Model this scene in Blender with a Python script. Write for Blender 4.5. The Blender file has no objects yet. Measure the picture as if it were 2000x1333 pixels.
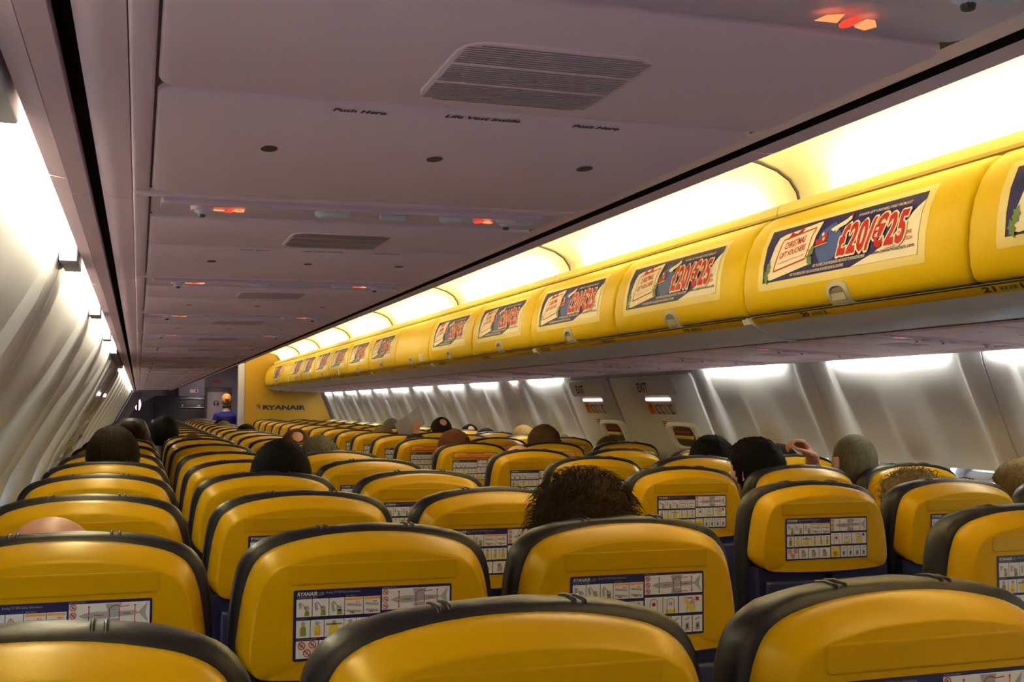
import bpy, bmesh, math, random
from mathutils import Vector, Matrix, noise
random.seed(7)
PI = math.pi
SC = bpy.context.scene
COL = SC.collection

# ------------------------------------------------------------------ camera
CX, CZ = 1.325, 1.36          # aisle centre is x=0, floor is z=0; camera stands at the left window block
YAW, PIT, ROL = 0.33264, 0.0610, 0.00627
cam_d = bpy.data.cameras.new('camera'); cam = bpy.data.objects.new('camera', cam_d); COL.objects.link(cam)
fw = Vector((math.sin(YAW)*math.cos(PIT), math.cos(YAW)*math.cos(PIT), math.sin(PIT)))
rt = Vector((math.cos(YAW), -math.sin(YAW), 0)); up = rt.cross(fw)
r2 = rt*math.cos(ROL)+up*math.sin(ROL); u2 = up*math.cos(ROL)-rt*math.sin(ROL)
cam.matrix_world = Matrix(((r2.x,u2.x,-fw.x,-CX),(r2.y,u2.y,-fw.y,0),(r2.z,u2.z,-fw.z,CZ),(0,0,0,1)))
cam_d.sensor_width = 36; cam_d.lens = 36*2105.2/2000; cam_d.clip_start = .02; cam_d.clip_end = 100
SC.camera = cam

# ------------------------------------------------------------------ world, exposure
SC.view_settings.view_transform = 'Standard'; SC.view_settings.look = 'None'
SC.view_settings.exposure = 0.3; SC.view_settings.gamma = 1; SC.view_settings.use_curve_mapping = False
W = bpy.data.worlds.new('world'); SC.world = W; W.use_nodes = True
W.node_tree.nodes['Background'].inputs[0].default_value = (.75, .88, 1, 1)
W.node_tree.nodes['Background'].inputs[1].default_value = 3.0
COVE_E, WALL_E = 34.0, 66.0          # strength of the ceiling cove tubes and of the sidewall tubes
CEIL_W = 7.0                          # dim aisle ceiling lamps

# ------------------------------------------------------------------ materials
MATS = {}
def mat(name, col, rough=.5, metal=0, emit=None, es=1.0, nscale=30, namt=.06, bump=0, bscale=200, coat=0, spec=.5, alpha=None):
    if name in MATS: return MATS[name]
    m = bpy.data.materials.new(name); m.use_nodes = True; nt = m.node_tree; b = nt.nodes['Principled BSDF']
    c = (*col, 1)
    b.inputs['Roughness'].default_value = rough; b.inputs['Metallic'].default_value = metal
    b.inputs['Specular IOR Level'].default_value = spec
    b.inputs['Coat Weight'].default_value = coat; b.inputs['Coat Roughness'].default_value = .25
    tc = nt.nodes.new('ShaderNodeTexCoord')
    n = nt.nodes.new('ShaderNodeTexNoise'); n.inputs['Scale'].default_value = nscale; n.inputs['Detail'].default_value = 3
    nt.links.new(tc.outputs['Object'], n.inputs['Vector'])
    mx = nt.nodes.new('ShaderNodeMix'); mx.data_type = 'RGBA'
    mx.inputs[6].default_value = tuple(x*(1-namt) for x in col)+(1,); mx.inputs[7].default_value = tuple(min(1, x*(1+namt)) for x in col)+(1,)
    nt.links.new(n.outputs['Fac'], mx.inputs[0]); nt.links.new(mx.outputs[2], b.inputs['Base Color'])
    if bump:
        n2 = nt.nodes.new('ShaderNodeTexNoise'); n2.inputs['Scale'].default_value = bscale; n2.inputs['Detail'].default_value = 4
        nt.links.new(tc.outputs['Object'], n2.inputs['Vector'])
        bp = nt.nodes.new('ShaderNodeBump'); bp.inputs['Strength'].default_value = bump; bp.inputs['Distance'].default_value = .004
        nt.links.new(n2.outputs['Fac'], bp.inputs['Height']); nt.links.new(bp.outputs[0], b.inputs['Normal'])
    if emit:
        b.inputs['Emission Color'].default_value = (*emit, 1); b.inputs['Emission Strength'].default_value = es
    MATS[name] = m; return m
def srgb(r, g, b):
    f = lambda v: (v/255/12.92) if v/255 <= .04045 else ((v/255+.055)/1.055)**2.4
    return (f(r), f(g), f(b))
M_SHELL = mat('seat shell yellow plastic', (.46, .248, .0006), .33, spec=.42, nscale=4, namt=.04, bump=.05, bscale=500)
M_LEATH = mat('dark navy leather', (.010, .010, .018), .40, spec=.32, nscale=14, namt=.25, bump=.35, bscale=38)
M_NAVY = mat('navy plastic', (.010, .010, .045), .38, nscale=10)
M_BLACK = mat('matt black', (.0012, .0012, .0012), .8, spec=.05)
M_DGREY = mat('dark grey plastic', (.05, .048, .05), .45)
M_STEEL = mat('brushed metal', (.45, .45, .47), .3, .9)
M_BIN = mat('overhead bin yellow', (.56, .385, .004), .42, spec=.3, nscale=3, namt=.03)
M_HAND = mat('handle grey plastic', (.40, .38, .33), .4)
M_LIP2 = mat('left bin lip', (.60, .45, .48), .4)
M_STRIP = mat('bin rail yellow', (.56, .34, .004), .4)
M_BINGREY = mat('bin grey plastic', (.68, .70, .80), .4, nscale=3, namt=.03)
M_PSU = mat('service panel plastic', (.93, .66, .78), .42, nscale=2, namt=.05, bump=.04, bscale=600)
M_PSU2 = mat('service unit housing', (.76, .56, .70), .3, nscale=2, namt=.05)
M_WALL = mat('sidewall lining', (.67, .70, .79), .42, nscale=1.5, namt=.04, bump=.03, bscale=400)
M_COVE = mat('cove lining', (.80, .76, .60), .5, nscale=1.5, namt=.03)
M_LEDGE = mat('cove ledge', (.82, .68, .22), .45)
M_CEIL = mat('ceiling lining', (.55, .50, .47), .6)
M_FLOOR = mat('cabin carpet', (.015, .018, .05), .95, nscale=250, namt=.4)
M_TUBE = mat('cove fluorescent tube', (.9, .9, .9), emit=(1, .86, .44), es=COVE_E)
M_TUBW = mat('sidewall fluorescent tube', (.9, .9, .9), emit=(1, .94, .70), es=WALL_E*1.15)
M_TUBL = mat('left sidewall fluorescent tube', (.9, .9, .9), emit=(1, .91, .54), es=WALL_E*.62)
M_TUBP = mat('pink sidewall tube', (.9, .9, .9), emit=(1, .70, .55), es=WALL_E*.6)
M_EXL = mat('exit slot light', (.9, .9, .9), emit=(1, .80, .70), es=1.7)
M_SIGN = mat('lit seat belt sign', (.8, .1, .05), emit=(1, .06, .035), es=.75)
M_SIGN2 = mat('lit no smoking sign', (.9, .5, .2), emit=(1, .28, .10), es=.95)
M_WHITE = mat('white print', (.62, .60, .62), .45, nscale=3, namt=.02)
M_CREAM = mat('poster frame cream', (.62, .52, .20), .4, nscale=3, namt=.03)
M_PNAVY = mat('print navy', (.012, .010, .075), .4)
M_PBLUE = mat('poster navy', (.016, .014, .105), .45, spec=.15)
M_PLBL = mat('poster light blue', (.045, .085, .28), .45, spec=.15)
M_PRED = mat('print red', (.42, .003, .005), .5, spec=.2)
M_PWHT = mat('poster white', (.66, .60, .46), .45)
M_PGRY = mat('print grey', (.30, .30, .33), .5)
M_PYEL = mat('print yellow', (.62, .45, .03), .5)
M_POLV = mat('print olive', (.22, .22, .03), .5)
M_PORG = mat('print orange', (.72, .28, .02), .5)
M_GREEN = mat('print green', (.08, .16, .02), .5)
M_INK = mat('black ink', (.01, .01, .012), .5)
M_GLASS = mat('window pane', (.9, .95, 1), .05)
nt = M_GLASS.node_tree; tr = nt.nodes.new('ShaderNodeBsdfTransparent'); ms = nt.nodes.new('ShaderNodeMixShader'); ms.inputs[0].default_value = .08
nt.links.new(tr.outputs[0], ms.inputs[1]); nt.links.new(nt.nodes['Principled BSDF'].outputs[0], ms.inputs[2]); nt.links.new(ms.outputs[0], nt.nodes['Material Output'].inputs[0])
M_BEZEL = mat('window bezel', (.55, .55, .58), .4)
M_BULK = mat('yellow bulkhead laminate', (.42, .235, .004), .5, nscale=2, namt=.05)
M_BLOGO = mat('bulkhead logo blue', (.01, .02, .09), .5)
M_GOLD = mat('logo gold', (.20, .13, .02), .5)

for m_, t_ in ((M_SHELL, (1, .78, .22)), (M_BIN, (1, .82, .30)), (M_STRIP, (1, .78, .25)), (M_LEATH, (1, .88, .55))):
    m_.node_tree.nodes['Principled BSDF'].inputs['Specular Tint'].default_value = (*t_, 1)
# ------------------------------------------------------------------ mesh builder
class MB:
    def __init__(s): s.v = []; s.f = []; s.m = []; s.mats = []
    def mi(s, m):
        if m not in s.mats: s.mats.append(m)
        return s.mats.index(m)
    def add(s, vs, fs, m):
        o = len(s.v); s.v += [tuple(v) for v in vs]; k = s.mi(m)
        for f in fs: s.f.append(tuple(i+o for i in f)); s.m.append(k)
    def box(s, a, b, m, bev=0, seg=2):
        bm = bmesh.new(); bmesh.ops.create_cube(bm, size=1)
        c = [(a[i]+b[i])/2 for i in range(3)]; d = [abs(b[i]-a[i]) for i in range(3)]
        for v in bm.verts: v.co = Vector((c[0]+v.co.x*d[0], c[1]+v.co.y*d[1], c[2]+v.co.z*d[2]))
        if bev: bmesh.ops.bevel(bm, geom=bm.edges[:], offset=min(bev, min(d)*.49), segments=seg, affect='EDGES', profile=.5)
        s.addbm(bm, m)
    def addbm(s, bm, m):
        bm.verts.index_update(); s.add([v.co[:] for v in bm.verts], [[v.index for v in f.verts] for f in bm.faces], m); bm.free()
    def loft(s, rings, m, closed=True, cap0=True, cap1=True, flip=False):
        n = len(rings[0]); vs = [p for r in rings for p in r]; fs = []
        for i in range(len(rings)-1):
            for j in range(n if closed else n-1):
                k = (j+1) % n; q = (i*n+j, i*n+k, (i+1)*n+k, (i+1)*n+j); fs.append(q[::-1] if flip else q)
        if cap0: fs.append(tuple(range(n)) if flip else tuple(range(n))[::-1])
        if cap1: fs.append(tuple(range((len(rings)-1)*n, len(rings)*n))[::-1] if flip else tuple(range((len(rings)-1)*n, len(rings)*n)))
        s.add(vs, fs, m)
    def tube(s, pts, rad, m, n=8):
        pts = [Vector(p) for p in pts]; R = rad if isinstance(rad, (list, tuple)) else [rad]*len(pts); rings = []
        for i, p in enumerate(pts):
            d = (pts[min(i+1, len(pts)-1)]-pts[max(i-1, 0)]).normalized()
            a = d.orthogonal().normalized() if i == 0 else (a-d*a.dot(d)).normalized()
            b = d.cross(a)
            rings.append([p+(a*math.cos(t)+b*math.sin(t))*R[i] for t in [2*PI*k/n for k in range(n)]])
        s.loft(rings, m)
    def ball(s, c, r, m, n=10, k=6):
        rx, ry, rz = r if isinstance(r, (list, tuple)) else (r, r, r)
        rings = []
        for i in range(1, k): 
            t = PI*i/k; rings.append([(c[0]+rx*math.sin(t)*math.cos(2*PI*j/n), c[1]+ry*math.sin(t)*math.sin(2*PI*j/n), c[2]-rz*math.cos(t)) for j in range(n)])
        s.loft(rings, m)
    def mesh(s, name, smooth=True, angle=35):
        me = bpy.data.meshes.new(name); me.from_pydata(s.v, [], s.f)
        for m in s.mats: me.materials.append(m)
        me.polygons.foreach_set('material_index', s.m)
        me.validate(); me.update()
        bm = bmesh.new(); bm.from_mesh(me)
        bmesh.ops.recalc_face_normals(bm, faces=bm.faces[:]) if smooth != 'keep' else None
        bm.to_mesh(me); bm.free()
        if smooth:
            me.polygons.foreach_set('use_smooth', [True]*len(me.polygons)); me.set_sharp_from_angle(angle=math.radians(angle))
        return me
def link(name, me, parent=None, loc=(0, 0, 0), rot=(0, 0, 0)):
    o = bpy.data.objects.new(name, me); COL.objects.link(o); o.location = loc; o.rotation_euler = rot
    if parent: o.parent = parent
    return o
def tag(o, label=None, cat=None, group=None, kind=None):
    if label: o['label'] = label
    if cat: o['category'] = cat
    if group: o['group'] = group
    if kind: o['kind'] = kind
    return o
def empty(name, loc, label, cat, group=None):
    o = bpy.data.objects.new(name, None); o.empty_display_size = .1; COL.objects.link(o); o.location = loc
    return tag(o, label, cat, group)
def dup(src, loc, label, group=None, parent=None, skip=()):
    r = src.copy(); COL.objects.link(r); r.location = loc
    if parent: r.parent = parent
    if label: r['label'] = label
    if group: r['group'] = group
    for ch in src.children:
        if ch.name.split('.')[0] in skip: continue
        c = ch.copy(); COL.objects.link(c); c.parent = r
        for g in ch.children:
            d = g.copy(); COL.objects.link(d); d.parent = c
    return r

# ------------------------------------------------------------------ flat print helper (real thin sheets on surfaces)
_TX = {}
def text2d(t, bold=0.0, shear=0.0, res=2):
    k = (t, bold, shear, res)
    if k in _TX: return _TX[k]
    cu = bpy.data.curves.new('t', 'FONT'); cu.body = t; cu.size = 1; cu.offset = bold; cu.shear = shear; cu.resolution_u = res; cu.space_character = 1.14 if '€' in t else 1.0; cu.fill_mode = 'FRONT'
    ob = bpy.data.objects.new('t', cu); COL.objects.link(ob)
    dg = bpy.context.evaluated_depsgraph_get(); dg.update(); me = bpy.data.meshes.new_from_object(ob.evaluated_get(dg))
    vs = [(v.co.x, v.co.y) for v in me.vertices]; fs = [tuple(p.vertices) for p in me.polygons]
    bpy.data.objects.remove(ob); bpy.data.curves.remove(cu); bpy.data.meshes.remove(me)
    x0 = min(v[0] for v in vs); x1 = max(v[0] for v in vs); y0 = min(v[1] for v in vs); y1 = max(v[1] for v in vs)
    vs = [((x-x0)/(x1-x0), (y-y0)/(y1-y0)) for x, y in vs]
    _TX[k] = (vs, fs); return _TX[k]
class Print:
    """collects flat polygons in (u,v) metres, each on its own layer"""
    def __init__(s): s.items = []
    def poly(s, pts, m, L=1): s.items.append(([tuple(p) for p in pts], [tuple(range(len(pts)))], m, L))
    def rect(s, x0, y0, x1, y1, m, L=1, r=0):
        if r:
            pts = []
            for cx, cy, a in ((x1-r, y1-r, 0), (x0+r, y1-r, 90), (x0+r, y0+r, 180), (x1-r, y0+r, 270)):
                for k in range(4): t = math.radians(a+30*k); pts.append((cx+r*math.cos(t), cy+r*math.sin(t)))
            s.poly(pts, m, L)
        else: s.poly([(x0, y0), (x1, y0), (x1, y1), (x0, y1)], m, L)
    def quad(s, p, m, L=1): s.poly(p, m, L)
    def line(s, pts, w, m, L=2):
        for (a, b) in zip(pts, pts[1:]):
            dx, dy = b[0]-a[0], b[1]-a[1]; l = math.hypot(dx, dy) or 1; nx, ny = -dy/l*w/2, dx/l*w/2
            s.poly([(a[0]+nx, a[1]+ny), (a[0]-nx, a[1]-ny), (b[0]-nx, b[1]-ny), (b[0]+nx, b[1]+ny)], m, L)
    def arrow(s, a, b, w, m, L=3):
        s.line([a, b], w, m, L); dx, dy = b[0]-a[0], b[1]-a[1]; l = math.hypot(dx, dy) or 1; dx /= l; dy /= l; h = w*2.2
        s.poly([(b[0]+dx*h, b[1]+dy*h), (b[0]-dy*h*.7, b[1]+dx*h*.7), (b[0]+dy*h*.7, b[1]-dx*h*.7)], m, L)
    def disc(s, x, y, rx, m, L=2, ry=None, n=14): ry = ry or rx; s.poly([(x+rx*math.cos(2*PI*k/n), y+ry*math.sin(2*PI*k/n)) for k in range(n)], m, L)
    def ring(s, x, y, r, w, m, L=3, n=18):
        for k in range(n):
            a, b = 2*PI*k/n, 2*PI*(k+1)/n
            s.poly([(x+r*math.cos(a), y+r*math.sin(a)), (x+r*math.cos(b), y+r*math.sin(b)), (x+(r-w)*math.cos(b), y+(r-w)*math.sin(b)), (x+(r-w)*math.cos(a), y+(r-w)*math.sin(a))], m, L)
    def ban(s, x, y, r, m, L=3): s.disc(x, y, r*.45, M_PGRY, L-1); s.ring(x, y, r, r*.22, m, L); s.line([(x-r*.62, y+r*.62), (x+r*.62, y-r*.62)], r*.22, m, L)
    def text(s, t, x0, y0, x1, y1, m, L=3, bold=0.0, shear=0.0, q=None, res=2):
        vs, fs = text2d(t, bold, shear, res)
        if q:   # bilinear quad: bl, br, tr, tl
            f = lambda a, b: tuple((q[0][i]*(1-a)+q[1][i]*a)*(1-b)+(q[3][i]*(1-a)+q[2][i]*a)*b for i in (0, 1))
        else: f = lambda a, b: (x0+(x1-x0)*a, y0+(y1-y0)*b)
        s.items.append(([f(a, b) for a, b in vs], fs, m, L))
    def to(s, mb, fn, cuts=(), dl=.00035, cutx=()):
        """fn(u,v,h) -> xyz"""
        for vs, fs, m, L in s.items:
            if cuts or cutx:
                bm = bmesh.new(); bv = [bm.verts.new((x, y, 0)) for x, y in vs]
                for f in fs:
                    try: bm.faces.new([bv[i] for i in f])
                    except ValueError: pass
                ys = [y for x, y in vs]; lo, hi = min(ys), max(ys)
                for c in cuts:
                    if lo < c < hi: bmesh.ops.bisect_plane(bm, geom=bm.verts[:]+bm.edges[:]+bm.faces[:], plane_co=(0, c, 0), plane_no=(0, 1, 0))
                bm.verts.index_update(); pts = [(v.co.x, v.co.y) for v in bm.verts]; ff = [[v.index for v in f.verts] for f in bm.faces]; bm.free()
            else: pts, ff = vs, fs
            mb.add([fn(x, y, L*dl) for x, y in pts], ff, m)
        return mb

# ------------------------------------------------------------------ cabin shell
Y0, Y1 = -2.0, 21.6
Rp = [(0.0, .855), (.60, .855), (.88, .84), (1.12, .68), (1.32, .50), (1.45, .34), (1.508, .245), (1.512, .2045), (1.563, .08), (1.649, -.117), (1.69, -.2), (1.73, -.35), (1.745, -.55), (1.71, -.85), (1.63, -1.1), (1.53, -1.36)]
Lp = [(0.0, .855), (.60, .855), (.88, .84), (1.10, .68), (1.28, .50), (1.40, .34), (1.438, .265), (1.446, .222), (1.526, .049), (1.605, -.09), (1.67, -.21), (1.72, -.35), (1.74, -.55), (1.71, -.85), (1.63, -1.1), (1.53, -1.36)]
def resample(P, step):
    out = [P[0]]
    for a, b in zip(P, P[1:]):
        n = max(1, round(math.hypot(b[0]-a[0], b[1]-a[1])/step))
        for k in range(1, n+1): out.append((a[0]+(b[0]-a[0])*k/n, a[1]+(b[1]-a[1])*k/n))
    return out
R_SEAMS = [-1.07, -.03, 1.01, 2.045, 3.08, 4.12, 5.20, 6.30, 7.06]+[7.06+1.035*k for k in range(1, 11)]
L_SEAMS = [-1.3, -.27, .78, 1.80, 2.83, 3.86, 4.90, 5.85, 6.80]+[6.80+1.035*k for k in range(1, 12)]
R_EXIT = [(5.20, 6.30), (6.30, 7.06)]; L_EXIT = [(4.90, 5.85), (5.85, 6.80)]
WZ = -.405
def win_list(seams, exits):
    out = []
    for a, b in zip(seams, seams[1:]):
        if any(abs(a-e[0]) < .01 for e in exits): continue
        for f in (.27, .76): out.append(a+(b-a)*f)
    return out
R_WIN = [y for y in win_list(R_SEAMS, R_EXIT) if y < 17.2]; L_WIN = [y for y in win_list(L_SEAMS, L_EXIT) if y < 18.2]
def sm(a, b, x): t = max(0, min(1, (x-a)/(b-a))); return t*t*(3-2*t)
def wall(name, sgn, P, seams, wins, exits):
    P = P[4:]; pr = []
    for i, (a, b) in enumerate(zip(P, P[1:])): pr += resample([a, b], .035)[(0 if i == 0 else 1):]
    nrm = []
    for i in range(len(pr)):
        a, b = pr[max(0, i-1)], pr[min(len(pr)-1, i+1)]; dx, dz = b[0]-a[0], b[1]-a[1]; l = math.hypot(dx, dz); nrm.append((dz/l, -dx/l))   # towards inboard (-hw)
    ys = set(round(Y0+.03*k, 4) for k in range(int((Y1-Y0)/.03)+1))
    for s_ in seams: ys |= {round(s_+d, 4) for d in (-.004, -.0025, .0025, .004, .115, .135, -.115, -.135)}
    ys = sorted(ys); mb = MB(); n = len(pr); V = []; F = []
    for y in ys:
        ws = min([abs(y-w) for w in wins] or [9]); sd = min(abs(y-s_) for s_ in seams)
        for (hw, z), (nx, nz) in zip(pr, nrm):
            A = sm(.22, -.15, z)*.030; h = -A*(1-sm(.10, .19, ws))
            rib = (.010 if sgn > 0 else .013)*sm(.24, .16, z)*(1-sm(.115, .135, sd)); h += rib
            if sd < .003: h -= .006
            x, zz = hw+nx*h, z+nz*h
            V.append((sgn*x, y, CZ+zz))
    for i in range(len(ys)-1):
        yc = (ys[i]+ys[i+1])/2; ww = min([abs(yc-w) for w in wins] or [9])
        for j in range(n-1):
            zc = (pr[j][1]+pr[j+1][1])/2
            if ww < .115 and abs(zc-WZ) < .165: continue
            F.append((i*n+j, i*n+j+1, (i+1)*n+j+1, (i+1)*n+j))
    mb.add(V, F, M_WALL); me = mb.mesh(name, angle=50)
    return tag(link(name, me), kind='structure')
wall('wall_right', 1, Rp, R_SEAMS, R_WIN, R_EXIT); wall('wall_left', -1, Lp, L_SEAMS, L_WIN, L_EXIT)
mb = MB(); mb.box((-1.8, Y0, -.05), (1.8, Y1+.5, 0), M_FLOOR); tag(link('floor', mb.mesh('floor')), kind='structure')
mb = MB()   # ceiling: flat aisle ceiling and the upper outer lining that closes the shell above the bins
prof = [(-1.27, .50+CZ), (-1.12, .68+CZ), (-.90, .85+CZ), (-.6, .875+CZ), (0, .88+CZ), (.6, .875+CZ), (.9, .85+CZ), (1.14, .68+CZ), (1.31, .50+CZ)]
mb.loft([[(x, y, z) for x, z in prof]+[(x*1.05, y, z+.05) for x, z in prof[::-1]] for y in (Y0, Y1)], M_CEIL)
tag(link('ceiling', mb.mesh('ceiling')), kind='structure')
mb = MB(); mb.box((-1.8, Y0-.05, 0), (1.8, Y0, 2.4), M_WALL); tag(link('wall_back', mb.mesh('wall_back')), kind='structure')
# windows
def window_mesh(sgn):
    fr = MB(); pts = lambda rx, rz, dx, n=28: [(sgn*-dx, rx*math.copysign(abs(math.cos(t))**.55, math.cos(t)), rz*math.copysign(abs(math.sin(t))**.55, math.sin(t))) for t in [2*PI*k/n for k in range(n)]]
    fr.loft([pts(.165, .225, -.030), pts(.160, .220, .004), pts(.145, .205, .012), pts(.125, .185, .006), pts(.112, .168, -.025), pts(.112, .168, -.06)], M_BEZEL, cap0=False, cap1=False)
    sh = MB(); sh.box((-.004, -.110, .128), (.004, .110, .165), M_BEZEL, .003); sh.box((-.010, -.04, .124), (.010, .04, .132), M_BEZEL, .002)
    pn = MB(); pn.box((sgn*.045-.002, -.115, -.17), (sgn*.045+.002, .115, .17), M_GLASS)
    return fr.mesh('frame'), sh.mesh('shade'), pn.mesh('pane')
wn = 0
def wall_x(P, z):
    for (a, b) in zip(P[4:], P[5:]):
        if b[1] <= z <= a[1]: return a[0]+(b[0]-a[0])*(z-a[1])/(b[1]-a[1])
    return 1.7
for sgn, P, WL in ((1, Rp, R_WIN), (-1, Lp, L_WIN)):
    f, s_, p_ = window_mesh(sgn)
    for y in WL:
        wn += 1; nm = 'window_%d' % wn
        o = link(nm, None, loc=(sgn*(wall_x(P, WZ)+.022), y, CZ+WZ)); tag(o, kind='structure')
        link('window_frame', f, o); link('window_pane', p_, o)
        link('window_shade', s_, o, loc=(sgn*.012, 0, 0))

# ------------------------------------------------------------------ overhead bins (profile in half-width hw, height z above camera level)
DP = [(.612, .303), (.592, .318), (.581, .345), (.576, .40), (.582, .46), (.597, .52), (.622, .572), (.655, .612), (.690, .635), (.712, .645)]
def cum(P):
    s = [0]
    for a, b in zip(P, P[1:]): s.append(s[-1]+math.hypot(b[0]-a[0], b[1]-a[1]))
    return s
DS = cum(DP)
def dsurf(s):
    s = max(0, min(DS[-1]-1e-6, s))
    for i in range(len(DP)-1):
        if s <= DS[i+1]:
            t = (s-DS[i])/(DS[i+1]-DS[i]); a, b = DP[i], DP[i+1]
            def nr(k):
                p, q = DP[max(0, k-1)], DP[min(len(DP)-1, k+1)]; dx, dz = q[0]-p[0], q[1]-p[1]; l = math.hypot(dx, dz); return (-dz/l, dx/l)
            n0, n1 = nr(i), nr(i+1); nx, nz = n0[0]*(1-t)+n1[0]*t, n0[1]*(1-t)+n1[1]*t
            return a[0]+(b[0]-a[0])*t, a[1]+(b[1]-a[1])*t, nx, nz
def dmap(off, sgn):
    # u = metres along the cabin (reader's left is towards the front of the cabin), v = metres up the door
    def fn(u, v, h):
        x, z, nx, nz = dsurf(v); return (sgn*(x+off+nx*h), -u*sgn, z+nz*h)
    return fn
DL = 1.036
CUTS = DS[1:-1]
def door_mesh(off, sgn):
    mb = MB(); g = .003; ys = [g, g+.003, g+.008, g+.018, .1, .3, .518, .736, .936, DL-g-.018, DL-g-.008, DL-g-.003, DL-g]; ins = [-.016, -.007, -.003, 0, 0, 0, 0, 0, 0, 0, -.003, -.007, -.016]
    ss = sorted(set(DS+[.006, .012, DS[-1]-.006, DS[-1]-.012]+[(a+b)/2 for a, b in zip(DS, DS[1:])])); rings = []
    for y, h in zip(ys, ins):
        ring = []
        for s in ss:
            x, z, nx, nz = dsurf(s); e = min(s, DS[-1]-s); hh = h-(.006*(1-sm(0, .012, e)))
            ring.append((sgn*(x+off+nx*hh), y, z+nz*hh))
        ring += [(sgn*(.74+off), y, .625), (sgn*(.66+off), y, .33)]
        rings.append(ring)
    mb.loft(rings, M_BIN); return mb.mesh('door', angle=40)
def poster_print():
    p = Print(); w, h = .735, .178; X = lambda u: (u-.5)*w; Yv = lambda v: .112+(1-v)*h   # v downwards 0..1
    fr = .028
    p.rect(-.5*w-fr, Yv(1)-fr*.9, .5*w+fr, Yv(0)+fr*.8, M_CREAM, 1, .008)
    p.rect(-.5*w, Yv(1), .5*w, Yv(0), M_PBLUE, 2)
    Q = lambda u, v: (X(u), Yv(v))
    p.poly([Q(.37, .55), Q(.40, .25), Q(.47, .12), Q(.54, .4), Q(.55, .62), Q(.50, .80), Q(.42, .86)], M_PLBL, 3)
    # white swoosh, lower right
    p.poly([Q(.62, 1), Q(.76, .84), Q(.86, .62), Q(.93, .42), Q(.97, .24), Q(1, .14), Q(1, 1)], M_PWHT, 3)
    # gift tag
    p.poly([Q(.06, .97), Q(.02, .93), Q(.08, .18), Q(.12, .14), Q(.38, .05), Q(.335, .82)], M_PWHT, 4)
    b = [Q(.082, .82), Q(.125, .25), Q(.345, .15), Q(.315, .70)]
    p.line(b+[b[0]], .0045, M_PRED, 5)
    p.text('CHRISTMAS', 0, 0, 0, 0, M_PRED, 5, .02, q=[Q(.145, .455), Q(.29, .39), Q(.295, .26), Q(.15, .325)])
    p.text('GIFT VOUCHERS', 0, 0, 0, 0, M_PRED, 5, .02, q=[Q(.116, .615), Q(.300, .53), Q(.306, .42), Q(.122, .505)])
    p.text('The ideal present for friends or family', 0, 0, 0, 0, M_PGRY, 5, q=[Q(.11, .73), Q(.30, .645), Q(.30, .59), Q(.112, .675)])
    p.poly([Q(.15, .27), Q(.17, .12), Q(.21, .20)], M_PRED, 6); p.poly([Q(.21, .20), Q(.26, .02), Q(.25, .18)], M_PRED, 6); p.disc(X(.205), Yv(.2), .006, M_PRED, 6)
    # holly leaves
    for cu, cv, a in ((.045, .74, 1.2), (.03, .90, 2.0), (.345, .74, -.6), (.35, .60, .6)):
        pts = []
        for k in range(12):
            t = 2*PI*k/12; r = (.019 if k % 2 == 0 else .011)*(1.4 if abs(math.cos(t)) > .8 else 1); pts.append((X(cu)+r*math.cos(t+a)*.75, Yv(cv)+r*math.sin(t+a)))
        p.poly(pts, M_GREEN, 6)
    # small sleigh and aeroplane
    p.poly([Q(.375, .50), Q(.37, .40), Q(.41, .42), Q(.44, .30), Q(.45, .40), Q(.43, .50)], M_PRED, 6); p.line([Q(.37, .53), Q(.45, .50)], .003, M_PYEL, 6); p.disc(X(.415), Yv(.33), .006, M_PWHT, 6); p.disc(X(.425), Yv(.42), .006, M_PYEL, 7)
    p.poly([Q(.46, .28), Q(.475, .24), Q(.55, .14), Q(.575, .06), Q(.58, .16), Q(.555, .24), Q(.485, .33)], M_PWHT, 6); p.poly([Q(.50, .27), Q(.50, .36), Q(.53, .25)], M_PWHT, 6); p.poly([Q(.565, .10), Q(.58, .04), Q(.585, .12)], M_PRED, 7)
    # price
    def price(m, L, bold): 
        p.text('£20/€25', X(.53), Yv(.79), X(.935), Yv(.22), m, L, bold, .18, res=3)
    for k in range(10):
        e = .0062; dx, dy = e*math.cos(2*PI*k/10), e*math.sin(2*PI*k/10); p.text('£20/€25', X(.53)+dx, Yv(.79)+dy, X(.935)+dx, Yv(.22)+dy, M_PWHT, 7+k*.02, .035, .18, res=2)
    price(M_PRED, 9, .036)
    p.text('RYANAIR GIFT VOUCHERS START FROM JUST', X(.62), Yv(.17), X(.93), Yv(.105), M_PWHT, 6, .01, .2)
    p.text('• GIFT VOUCHERS CAN BE PERSONALISED AND POSTED TO INTENDED RECIPIENT', X(.37), Yv(.885), X(.71), Yv(.835), M_PWHT, 6, .01)
    p.text('• GIFT VOUCHER RECIPIENT CAN CHOOSE FROM 150 ROUTES ACROSS 26 COUNTRIES', X(.21), Yv(.965), X(.58), Yv(.915), M_PWHT, 6, .01)
    p.text('FOR MORE', X(.88), Yv(.66), X(.965), Yv(.60), M_PRED, 6, .01); p.text('INFORMATION:', X(.86), Yv(.755), X(.975), Yv(.695), M_PRED, 6, .01)
    p.text('www.ryanairvouchers.com', X(.745), Yv(.89), X(.985), Yv(.81), M_PBLUE, 6, .012)
    return p
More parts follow.
